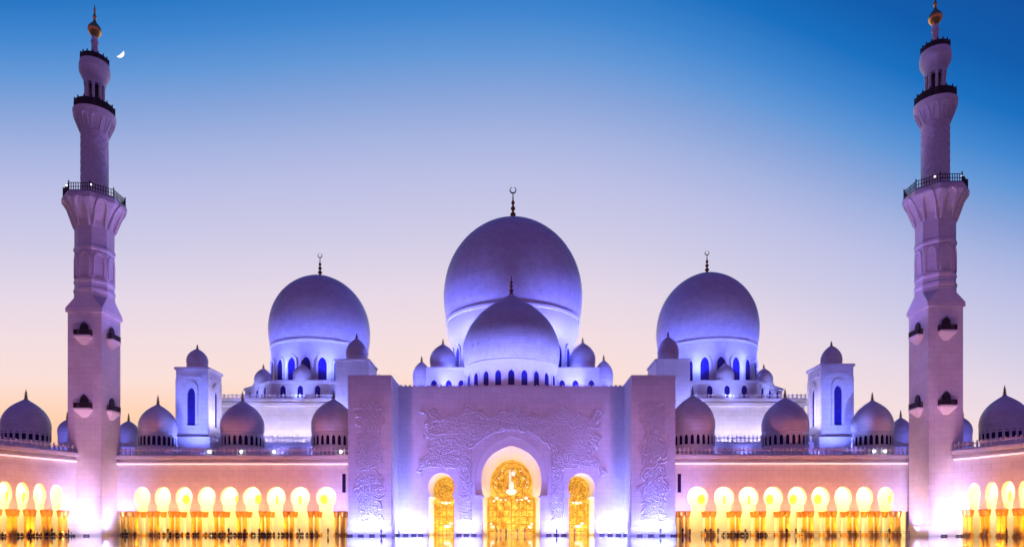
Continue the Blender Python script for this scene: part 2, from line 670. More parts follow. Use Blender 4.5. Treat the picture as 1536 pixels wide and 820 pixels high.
# recessed archivolt round the central arch
ring = MB()
up_o = [p for p in sym(arch_half[3:], CX)]
oh = outer_half[1:]
k_ = len(arch_half[3:])
samp = [oh[round(i * (len(oh) - 1) / (k_ - 1))] for i in range(k_)]
ring.band([(s * 1.0, z) for s, z in up_o], sym(samp, CX), fnw, 0.55, 1.2)
ring.build('archivolt', M_PLAIN, portal)
for sg in (-1, 1):
    imp = MB()
    imp.box(CX + sg * 7.35 - 1.15, CX + sg * 7.35 + 1.15, YW - 0.5, YW + 1.0, SPRING - 0.75, SPRING - 0.2)
    imp.build('impost', M_PLAIN, portal)
# plinth course along the wall foot
for x0, x1 in ((XL1 + .2, xs_l - 2.98), (xs_l + 2.98, CX - 6.6), (CX + 6.6, xs_r - 2.98), (xs_r + 2.98, XR0 - .2)):
    pl = MB()
    pl.box(x0, x1, YW - 0.22, YW - 0.003, 0, 1.9)
    pl.build('plinth', M_PLAIN, portal)
# battered crest of small merlons
cr_ = MB()
x = XL1 + 0.3
while x < XR0 - 0.8:
    cr_.box(x, x + 0.5, YW + 0.1, YW + 0.6, ZW + 0.003, ZW + 0.45)
    x += 1.0
cr_.box(XL1 + .1, XR0 - .1, YW + .05, YW + .65, ZW + .003, ZW + .12)
cr_.build('parapet', M_MARBLE, portal)

DEEP = 11.8
inner_half = [(5.95, 0), (5.95, 9.0), (5.0, 9.5)] + smooth_curve([(5.0, 9.8), (5.1, 11.2), (5.2, 12.6), (4.9, 14.3), (4.1, 15.9), (2.9, 17.2), (1.4, 18.0), (0, 18.4)], 4)
inner = sym(inner_half, CX)


def resample(pts, n):
    d = [0.0]
    for a, b in zip(pts[:-1], pts[1:]):
        d.append(d[-1] + math.hypot(b[0] - a[0], b[1] - a[1]))
    out = []
    j = 0
    for i in range(n):
        t = d[-1] * i / (n - 1)
        while j < len(d) - 2 and d[j + 1] < t:
            j += 1
        q = (t - d[j]) / max(1e-9, d[j + 1] - d[j])
        out.append((pts[j][0] + (pts[j + 1][0] - pts[j][0]) * q, pts[j][1] + (pts[j + 1][1] - pts[j][1]) * q))
    return out


def reveal(o, i, name):
    r_ = MB()
    r_.loft(resample(o, 90), resample(i, 90), fnw, 1.2, DEEP)
    ob = r_.build(name, M_INNER, portal, True, recalc=False)
    return ob


reveal(a_out, inner, 'arch_reveal')
reveal(side_l, [(x, z) for x, z in side_l], 'arch_reveal')
reveal(side_r, [(x, z) for x, z in side_r], 'arch_reveal')


def gold_screen(outl, c, zc, rr, zdoor, w, name):
    """backlit glass panel with brass tracery in front of it"""
    p = MB()
    p.plate(outl, fnw, DEEP + 0.1, DEEP + 0.25)
    po = p.build(name, M_GLASS, portal)
    t = MB()
    yy = YW + DEEP - 0.02
    for q in (1.0, 0.72, 0.44):
        t.tube([(c + rr * q * math.cos(2 * PI * k / 32), yy, zc + rr * q * math.sin(2 * PI * k / 32)) for k in range(33)], 0.075, 5)
    for k in range(12):
        a = 2 * PI * k / 12
        pts = [(c + rr * (0.2 + 0.8 * t_) * math.cos(a + 0.5 * math.sin(t_ * PI)), yy, zc + rr * (0.2 + 0.8 * t_) * math.sin(a + 0.5 * math.sin(t_ * PI))) for t_ in [j / 8 for j in range(9)]]
        t.tube(pts, 0.07, 5)
    nb = 7
    for k in range(nb):
        x_ = c - w + 2 * w * k / (nb - 1)
        t.tube([(x_, yy, 0.05), (x_, yy, zdoor)], 0.13 if k in (0, 3, 6) else 0.07, 5)
    for z_ in (0.9, 2.6, 4.4, 6.0, zdoor):
        t.tube([(c - w, yy, z_), (c + w, yy, z_)], 0.09, 5)
    rq = random.Random(int(abs(c) * 100) + 3)
    for k in range(int(w * 42)):               # curling stems
        x_, z_ = c + rq.uniform(-w, w) * 0.9, rq.uniform(1.0, zc + rr * 0.7)
        if math.hypot(x_ - c, z_ - zc) > rr * 0.9 and z_ > zdoor:
            continue
        s_ = rq.uniform(0.3, 0.65)
        a0 = rq.uniform(0, 6.28)
        t.tube([(x_ + s_ * (1 - j / 14) * math.cos(a0 + j * 0.5), yy, z_ + s_ * (1 - j / 14) * math.sin(a0 + j * 0.5)) for j in range(12)], 0.06, 4)
    t.build('brass_tracery', M_DOOR, po)
    return po


g1 = gold_screen(inner, CX, 13.0, 4.6, 8.9, 5.5, 'glass_screen')
gold_screen([(xs_l + (x - xs_l) * 1.0, z) for x, z in side_l], xs_l, 10.9, 2.8, 7.6, 2.6, 'glass_screen')
gold_screen([(x, z) for x, z in side_r], xs_r, 10.9, 2.8, 7.6, 2.6, 'glass_screen')
# the white glass flowers: a drop-shaped vase in the middle and blossoms on the rail
yy = YW + DEEP - 0.25


def blob(mb, x, z, rx, rz, ry=0.14, n=14):
    pr = []
    vs, fs = [], []
    m = 7
    for j in range(m + 1):
        t_ = PI * j / m
        for k in range(n):
            a = 2 * PI * k / n
            vs.append((x + rx * math.sin(t_) * math.cos(a), yy + ry * math.sin(t_) * math.sin(a), z + rz * math.cos(t_)))
    for j in range(m):
        for k in range(n):
            k2 = (k + 1) % n
            fs.append((j * n + k, j * n + k2, (j + 1) * n + k2, (j + 1) * n + k))
    mb.add(vs, fs)


def flower(nm, *a):
    q = MB()
    blob(q, *a)
    q.build(nm, M_FLOWER, g1, True, angle=60)


for a in ((CX, 10.6, 1.35, 0.85), (CX, 12.0, 0.65, 1.1), (CX - 0.3, 14.4, 0.3, 1.6), (CX + 0.5, 15.0, 0.5, 0.7)):
    flower('glass_vase', *a)
for sg in (-1, 1):
    for dx, dz, r_ in ((3.6, 9.0, 0.5), (2.6, 8.6, 0.35), (4.3, 8.3, 0.35), (1.4, 8.5, 0.3), (4.6, 1.9, 0.55), (5.0, 2.7, 0.35), (3.9, 11.6, 0.25), (3.1, 13.8, 0.25), (2.2, 15.6, 0.25), (3.8, 12.8, 0.2)):
        flower('glass_flower', CX + sg * dx, dz, r_, r_ * 0.8)
for c in (xs_l, xs_r):
    for dx, dz, rx_, rz_ in ((0, 7.8, 0.5, 0.42), (-0.9, 7.9, 0.35, 0.26), (0.9, 7.9, 0.35, 0.26), (0.3, 2.1, 0.9, 0.35), (1.2, 2.8, 0.45, 0.25)):
        flower('glass_flower', c + dx, dz, rx_, rz_)

# pylons
for X0, X1 in ((XL0, XL1), (XR0, XR1)):
    p = MB()
    p.box(X0, X1, YP, YP + 16, 0, ZPY)
    po = p.build('pylon', M_MARBLE, portal)
    q = MB()
    q.box(X0 - 0.15, X1 + 0.15, YP - 0.2, YP - 0.003, 0, 2.0)
    q.build('pylon_plinth', M_PLAIN, po)


# raised vine carving on wall and pylons
def vines(mb, count, inside, y, seed, rad=0.23, lo=14, hi=30, horiz=1.0, proud=0.34):
    rq = random.Random(seed)
    made = 0
    tries = 0
    while made < count and tries < count * 40:
        tries += 1
        s, z = inside.sample(rq)
        if not inside(s, z):
            continue
        made += 1
        h = rq.choice((0, PI)) + rq.gauss(0, 0.45) if rq.random() < horiz else rq.uniform(0, 2 * PI)
        n = rq.randint(lo, hi)
        ph, fr, am = rq.uniform(0, 6.28), rq.uniform(0.25, 0.5), rq.uniform(0.12, 0.32)
        pts = []
        for k in range(n):
            if not inside(s, z):
                break
            pts.append((s, z))
            hh = h + math.sin(ph + k * fr) * 0.9
            if k > n - 9:
                h += am * 2.0                     # the tip curls in
            s += math.cos(hh) * 0.28
            z += math.sin(hh) * 0.28
        if len(pts) < 5:
            continue
        m = len(pts)
        vs, fs = [], []
        r0 = rad * rq.uniform(0.7, 1.35)
        for k, (a, b) in enumerate(pts):
            p0, p1 = pts[max(k - 1, 0)], pts[min(k + 1, m - 1)]
            dx, dz = p1[0] - p0[0], p1[1] - p0[1]
            ln = math.hypot(dx, dz) or 1
            nx, nz = -dz / ln, dx / ln
            r = r0 * (0.25 + 0.75 * math.sin(PI * (k + 0.6) / (m + 0.2)))
            for t_ in (-1, -0.6, 0, 0.6, 1):
                vs.append((a + nx * r * t_, y - proud * (r / rad) * (1 - t_ * t_) + (0.01 if abs(t_) == 1 else 0), b + nz * r * t_))
        for k in range(m - 1):
            for j in range(4):
                fs.append((k * 5 + j, k * 5 + j + 1, (k + 1) * 5 + j + 1, (k + 1) * 5 + j))
        mb.add(vs, fs)
        for q in range(2, m - 2, 3):              # leaves beside the stem
            a, b = pts[q]
            an = rq.uniform(0, 6.28)
            lx, lz = math.cos(an), math.sin(an)
            ll, lw = rq.uniform(0.3, 0.6), rq.uniform(0.1, 0.2)
            base = len(mb.v)
            mb.add([(a, y + 0.01, b), (a + lx * ll * .5 - lz * lw, y + 0.01, b + lz * ll * .5 + lx * lw), (a + lx * ll, y + 0.01, b + lz * ll),
                    (a + lx * ll * .5 + lz * lw, y + 0.01, b + lz * ll * .5 - lx * lw), (a + lx * ll * .5, y - proud * 0.9, b + lz * ll * .5)],
                   [(0, 1, 4), (1, 2, 4), (2, 3, 4), (3, 0, 4)])


class WallArea:
    def sample(self, q):
        return q.uniform(-21, 21), q.uniform(3.0, 29.5)

    def __call__(self, s, z):
        t = s - CX
        if abs(t) < 8.9 and z < 22.9 - 0.05 * t * t + 0.9:
            return False
        if z > 28.4 + 0.9 * math.sin(t * 0.6 + 1) + 0.6 * math.sin(t * 1.7) or z < 3.2:
            return False
        if abs(t) > 20.2 + 1.6 * math.sin(z * 0.7 + (t > 0)) * math.sin(z * 0.23 + 1) + 0.5 * math.sin(z * 2.3) - 0.03 * (z - 24) ** 2 * (z > 24):
            return False
        for c in (xs_l, xs_r):
            if abs(s - c) < 4.0 and z < 15.2:
                return False
        return True


class PylonArea:
    def __init__(self, c):
        self.c = c

    def sample(self, q):
        return self.c + q.uniform(-3, 3), q.uniform(3, 29)

    def __call__(self, s, z):
        return abs(s - self.c) < 3.0 + 0.5 * math.sin(z * 0.8) + 0.3 * math.sin(z * 2.1 + self.c) and 3 < z < 29


v = MB()
vines(v, 1900, WallArea(), YW, 11, rad=0.18, proud=0.3)
v.build('carved_relief', M_CARVED, wo_, True, recalc=False, angle=70)
for i, (X0, X1) in enumerate(((XL0, XL1), (XR0, XR1))):
    v = MB()
    vines(v, 430, PylonArea((X0 + X1) / 2), YP, 20 + i, rad=0.155, lo=8, hi=16, horiz=0.2, proud=0.22)
    v.build('carved_relief', M_CARVED, [c for c in portal.children if c.name.startswith('pylon')][i], True, recalc=False, angle=70)


# ------------------------------------------------------------------ floodlights on the floor
def flood_proto():
    r = empty('floodlight', (0, 0, 0))
    b = MB()
    b.box(-0.45, 0.45, -0.25, 0.25, 0.1, 0.42)
    b.box(-0.56, -0.47, -0.1, 0.1, 0.0, 0.36)
    b.box(0.47, 0.56, -0.1, 0.1, 0.0, 0.36)
    b.box(-0.62, 0.62, -0.25, 0.25, 0.0, 0.06)
    b.build('housing', M_HOUSING, r)
    l_ = MB()
    l_.box(-0.4, 0.4, -0.05, 0.22, 0.425, 0.45)
    l_.build('lens', M_LAMP, r)
    return r


FP = flood_proto()
first_flood = [True]
ORD = ['first', 'second', 'third', 'fourth', 'fifth', 'sixth', 'seventh', 'eighth', 'ninth', 'tenth', 'eleventh', 'twelfth']


def flood(x, y, label, target, power, color=C_COLD, size=150):
    if first_flood[0]:
        o = FP
        first_flood[0] = False
    else:
        o = copy_tree(FP)
    o.location = (x, y, 0)
    tag(o, label, 'floodlight', 'floodlights on the courtyard floor')
    spot((x, y + 0.1, 0.55), target, color, power, size)
    spot((x, y + 0.1, 0.5), (x, target[1], 1.0), color, power * 0.1, 140)


for nm, X0, X1 in (('left', XL0, XL1), ('right', XR0, XR1)):
    for k in range(4):
        x = X0 + (X1 - X0) * (k + 0.5) / 4
        flood(x, YP - 3.4, f'{ORD[k]} dark floodlight from the left, on the floor before the {nm} pylon', (x, YP, 7), 3200)
k = 0
for x in [P(q, 0, YW).x for q in (600, 612, 624, 634)]:
    flood(x, YW - 3.5, f'{ORD[k]} dark floodlight from the left pylon, by the left golden side arch', (x, YW, 7), 2900)
    k += 1
for k, q in enumerate((690, 701, 712)):
    x = P(q, 0, YW).x
    flood(x, YW - 3.5, f'{ORD[k]} dark floodlight right of the left golden side arch', (x, YW, 7), 2900)
for k, q in enumerate((822, 833, 844)):
    x = P(q, 0, YW).x
    flood(x, YW - 3.5, f'{ORD[k]} dark floodlight right of the great central arch', (x, YW, 7), 2900)
for k, q in enumerate((900, 912, 924, 935)):
    x = P(q, 0, YW).x
    flood(x, YW - 3.5, f'{ORD[k]} dark floodlight right of the right golden side arch', (x, YW, 7), 2900)
# added mauve spots, out of view and without fixtures, tinting portal and pylons
for sg in (-1, 1):
    spot((sg * 48, 60, 19), (sg * 6, 158, 13), C_MAUVE, 62000, 34, radius=.6)
    spot((sg * 56, 58, 19), (sg * 30.5, 150, 18), C_MAUVE, 62000, 25, radius=.6)
for q in (606, 628, 694, 712, 826, 846, 906, 928):
    x = P(q, 0, YW).x
    spot((x, YW - 7.5, 0.3), (x, YW, 19), (0.17, 0.17, 1.0), 4000, 62)
for X0, X1 in ((XL0, XL1), (XR0, XR1)):
    for t_ in (.3, .7):
        x = X0 + (X1 - X0) * t_
        spot((x, YP - 7.5, 0.3), (x, YP, 17), (0.16, 0.16, 1.0), 2600, 60)
for sg, x in ((1, XL1), (-1, XR0)):
    spot((x + sg * 2.6, YP + 5.5, 0.3), (x, YP + 4.6, 14), (0.30, 0.34, 1.0), 5200, 75)
    spot((x + sg * 3.4, YP + 5.0, 0.3), (x, YP + 4.6, 26), (0.24, 0.27, 1.0), 9000, 40)
# lamps in the corner between pylon and wall, and inside the arches
for x in (XL1 + 1.2, XR0 - 1.2):
    spot((x, YW - 2.0, 0.5), (x, YW, 24), C_COLD, 9000, 60)
area((CX, YW + 5.5, 0.35), (CX, YW + 6.5, 12), 9, 7, (1.0, 0.74, 0.42), 2600)
for c in (xs_l, xs_r):
    area((c, YW + 5.5, 0.35), (c, YW + 6.0, 12), 4, 8, (1.0, 0.78, 0.46), 1700)


# ------------------------------------------------------------------ arcades
def column_meshes():
    s = MB()
    s.lathe([(0.5, 0.55), (0.53, 1.0), (0.5, 2.5), (0.46, 4.05)], 14)
    b = MB()
    b.lathe([(0.72, 0), (0.72, 0.18), (0.66, 0.24), (0.68, 0.34), (0.6, 0.42), (0.57, 0.55)], 14)
    c = MB()
    c.lathe([(0.52, 4.05), (0.6, 4.12), (0.54, 4.2), (0.6, 4.45), (0.72, 4.75), (0.66, 4.8), (0.75, 5.1), (0.78, 5.18), (0.78, 5.38)], 14)
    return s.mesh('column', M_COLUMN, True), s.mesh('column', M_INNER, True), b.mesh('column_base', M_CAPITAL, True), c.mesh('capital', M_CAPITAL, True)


COLM = column_meshes()
ZS = 5.4


def arcade(name, A, B, centres, rx, label, domes=(), lamps=(), deep=5.8, co_=0.68, ends=(1, 1), orn=()):
    """gallery from A to B (left to right seen from the courtyard); centres = (distance along, half width) of its arches"""
    A, B = Vector((*A, 0)), Vector((*B, 0))
    ln = (B - A).length
    uv = (B - A).normalized()
    nv = Vector((-uv.y, uv.x, 0))               # away from the courtyard
    root = empty(name, A)
    tag(root, label, 'arcade', 'arched galleries round the courtyard')
    fn = lambda s, d, z: (A.x + uv.x * s + nv.x * d, A.y + uv.y * s + nv.y * d, z)
    fr = MB()
    outl = [(0, ZS)]
    for c, w in centres:
        outl += keyhole(c, w, 2.35, 8.45, ZS, a=47)
    outl += [(ln, ZS), (ln, 17.0), (0, 17.0)]
    fr.plate(outl, fn, 0, 1.3)
    fro = fr.build('arcade_wall', M_MARBLE, root)
    co = MB()
    co.obox(A, uv, nv, 0.01, ln - 0.01, -0.35, -0.003, 16.0, 16.35)
    co.obox(A, uv, nv, 0.01, ln - 0.01, -0.6, 1.5, 17.003, 17.7)
    co.build('cornice', M_PLAIN, root)
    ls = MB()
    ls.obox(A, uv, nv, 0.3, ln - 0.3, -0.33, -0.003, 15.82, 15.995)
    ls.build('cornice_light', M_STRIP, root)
    bw = MB()
    bw.obox(A, uv, nv, 0, ln, deep, deep + 0.8, 0, 17.0)
    bw.obox(A, uv, nv, -0.3, -0.003, 1.4, deep + 0.8, 0, 17.0)
    bw.obox(A, uv, nv, ln + 0.003, ln + 0.3, 1.4, deep + 0.8, 0, 17.0)
    bwo = bw.build('back_wall', M_INNER, root)
    nw = MB()
    nw.plate([(0.8 * math.cos(2 * PI * k / 24), 1.05 * math.sin(2 * PI * k / 24)) for k in range(24)], lambda s, d, z: (uv.x * s + nv.x * d, uv.y * s + nv.y * d, z), -0.12, -0.003)
    nme = nw.mesh('medallion', M_NICHE)
    nw = MB()
    nw.plate(keyhole(0, 0.24, 0.9, 0, -1.1, a=30), lambda s, d, z: (uv.x * s + nv.x * d, uv.y * s + nv.y * d, z), -0.12, -0.003)
    sme = nw.mesh('slot_panel', M_NICHE)
    rf = MB()
    rf.obox(A, uv, nv, 0, ln, 1.31, 10.5, 16.2, 17.4)
    rf.obox(A, uv, nv, 0.03, ln - .03, 1.31, deep - 0.01, 13.42, 13.9)
    rf.build('roof', M_MARBLE, root)
    ba = MB()
    e = [(A.x + uv.x * s + nv.x * 0.1, A.y + uv.y * s + nv.y * 0.1) for s in (0.1, ln - 0.1)]
    balustrade(ba, e, 17.703, 1.75)
    ba.build('balustrade', M_PLAIN, root)
    # piers of paired columns between the arches
    cs = [c for c, _ in centres]
    mids = [(a + b) / 2 for a, b in zip(cs[:-1], cs[1:])]
    first = cs[0] - (cs[1] - cs[0]) / 2
    last = cs[-1] + (cs[-1] - cs[-2]) / 2
    piers = [first] + mids + [last]
    if first > 3.2:
        piers = [first - 2.9] + piers
    if ln - last > 3.2:
        piers.append(last + 2.9)
    for s in piers:
        for row, d in ((0, 0.65), (1, 5.0)):
            for o_ in ((-co_, co_) if row == 0 else (0.0,)):
                if not 0.5 < s + o_ < ln - 0.4:
                    continue
                p = uv * (s + o_) + nv * d
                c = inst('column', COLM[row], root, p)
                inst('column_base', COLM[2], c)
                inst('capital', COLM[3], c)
    for i, c in enumerate(cs):
        if orn[i] is None:
            continue
        dlt, kind_ = orn[i]
        p_ = fn(c + dlt, deep, 0)
        inst('medallion' if kind_ else 'slot_panel', nme if kind_ else sme, bwo, Vector((p_[0], p_[1], 8.3)) - A)
    for s, d, rad, zb, zt, fin in domes:
        x_, y_, _ = fn(s, d, 0)
        add_dome(root, (x_, y_), rad, zb, zt, fin, 17.3, 0.95, OGEE, 40, 24, (0.72, 2.2, 3.1), flare=False, moon=False, wmat=M_SLOT)
    if lamps:
        lm = MB()
        lm.lathe([(0.02, -0.35), (0.25, -0.25), (0.36, 0), (0.25, 0.25), (0.02, 0.35)], 10)
        lme = lm.mesh('roof_lamp', M_LAMP, True)
        for s in lamps:
            inst('roof_lamp', lme, root, Vector(fn(s, -0.45, 18.6)) - A)
    # light in the gallery: warm lamps under its ceiling
    m = fn(ln / 2, 3.0, 13.2)
    ang = math.atan2(uv.y, uv.x)
    area(m, None, ln * 0.96, 2.4, C_GAL, 235 * ln, rz=(0, 0, ang))
    # spots without fixtures added outside, warming the columns and reddening the wall above
    a_, b_ = cs[0], cs[-1]
    m = fn((a_ + b_) / 2, -1.6, 0.12)
    t_ = fn((a_ + b_) / 2, -0.4, 6)
    k = max(3, int((b_ - a_) / 5))
    for i in range(k + 1):
        s = a_ + (b_ - a_) * i / k
        spot(fn(s, -2.4, 0.3), fn(s, 0.5, 5.5), C_WARM, 2300, 120)
        spot(fn(s, -9.0, 0.3), fn(s, 0, 13), C_ROSE, 2900, 110)
    for s, on in ((1.6, ends[0]), (ln - 1.6, ends[1])):
        if on:
            spot(fn(s, -5.5, 0.3), fn(s, 0, 12), (0.29, 0.31, 1.0), 9500, 75)  # added spot without fixture, standing in for blue spill at the arcade end
    return root, fn, ln


YA = 156.0
xa0, xa1 = P(173, 0, YA).x, XL0 - 0.02
FL = [213, 244, 276, 310, 344, 378, 414, 450, 489]
wl = [12, 12, 12.5, 13, 13.5, 13.8, 14, 14.3, 15]
cen = [((q - 768) * YA / F - xa0, w * YA / F) for q, w in zip(FL, wl)]
dz = lambda px, pb, pt, Y: (P(px, pb, Y).z, P(px, pt, Y).z)
YD = 161.8


def adome(px, prad, pt, pf, org, Y=YD, pb=651):
    zb, zt = P(px, pb, Y).z, P(px, pt, Y).z
    return ((px - 768) * Y / F - org, Y - YA, prad * Y / F, zb, zt, (pt - pf) * Y / F)


doms = [adome(237, 27.0, 605, 589, xa0), adome(364, 31.5, 600, 583, xa0), adome(500, 32.5, 597, 578, xa0)]
AL = arcade('arcade', (xa0, YA), (xa1, YA), cen, 0, 'front arcade of nine glowing arches between the left minaret and the portal', doms,
            [(q - 768) * YA / F - xa0 for q in (315, 363, 412, 512)],
            orn=[(-.5, 0), None, (-2.2, 1), (.2, 1), (-.1, 1), (-.6, 1), (-1.7, 0), (-1.7, 0), (-2.0, 1)])
xb0, xb1 = XR1 + 0.02, P(1371, 0, 153).x
FR_ = [1047, 1086, 1123, 1160, 1196, 1231, 1265, 1297, 1329]
YA2 = 155.0
cen = [((q - 768) * YA2 / F - xb0, w * YA2 / F) for q, w in zip(FR_, [15.5, 15, 14.7, 14.3, 14, 13.5, 13, 12.6, 12.3])]
doms = [adome(1037, 33, 593, 577, xb0), adome(1175, 33.5, 596, 580, xb0), adome(1305, 29, 600, 586, xb0)]
AR = arcade('arcade', (xb0, YA2), (xb1, YA2), cen, 0, 'front arcade of nine glowing arches between the portal and the right minaret', doms,
            [(q - 768) * YA2 / F - xb0 for q in (1310, 1326)],
            orn=[(2.3, 1), (1.8, 0), (2.0, 0), (1.3, 1), (1.4, 1), (1.9, 1), None, None, (4.0, 0)])


def ray_line(px, A, B):
    """distance along A->B where the sight line of a column crosses it"""
    dx, dy = (px - 768) / F, 1.0
    ux, uy = B[0] - A[0], B[1] - A[1]
    l_ = math.hypot(ux, uy)
    ux, uy = ux / l_, uy / l_
    # A + s u = t (dx, dy)
    det = ux * (-dy) + dx * uy
    return (-A[0] * (-dy) + (-dx) * A[1]) / det if False else ((A[1] * dx - A[0] * dy) / (ux * dy - uy * dx))


# side arcades come forward from the minarets
aw, ae = (-105.2, 122.6), (P(117, 0, 150.5).x, 150.5)
cs = [ray_line(q, aw, ae) for q in (-44, -18, 8, 34, 60, 85)]
cen = [(s, 1.3) for s in cs]
lnw = math.hypot(ae[0] - aw[0], ae[1] - aw[1])


def side_dome(px, Yd, A, B, prad, pb, pt, pf):
    w = P(px, 0, Yd)
    ux, uy = (B[0] - A[0]), (B[1] - A[1])
    l_ = math.hypot(ux, uy)
    ux, uy = ux / l_, uy / l_
    rx, ry = w.x - A[0], w.y - A[1]
    return (rx * ux + ry * uy, -rx * uy + ry * ux, prad * Yd / F, P(px, pb, Yd).z, P(px, pt, Yd).z, (pt - pf) * Yd / F)


AWL = arcade('arcade', aw, ae, cen, 0, 'side arcade under one large dome, running off the left edge',
             [side_dome(39, 151.5, aw, ae, 32.5, 651, 597, 580)], [], orn=[(.3, 0), (.4, 1), (.2, 0), (.5, 0), (.4, 0), None], deep=5.8, co_=0.46, ends=(0, 1))
aw2, ae2 = (P(1430, 0, 146.5).x, 146.5), (101.8, 120.6)
cs = [ray_line(q, aw2, ae2) for q in (1461, 1487, 1512, 1538, 1564, 1590)]
cen = [(s, 1.3) for s in cs]
AER = arcade('arcade', aw2, ae2, cen, 0, 'side arcade under one large dome, running off the right edge',
             [side_dome(1507, 148, aw2, ae2, 33, 648, 591, 574)], [], orn=[None, (-.3, 0), (-.4, 0), (-.2, 1), (.2, 0), None], deep=5.8, co_=0.46, ends=(1, 0))

# slot windows beside the pylons
for root, px, Y in ((AL[0], 516, YA), (AR[0], 1019, YA2)):
    s = MB()
    a, b = P(px - 2.6, 738, Y), P(px + 2.6, 710, Y)
    s.box(a.x, b.x, Y - 0.05, Y + 0.3, a.z, b.z)
    s.build('slot_window', M_SLOT, root)


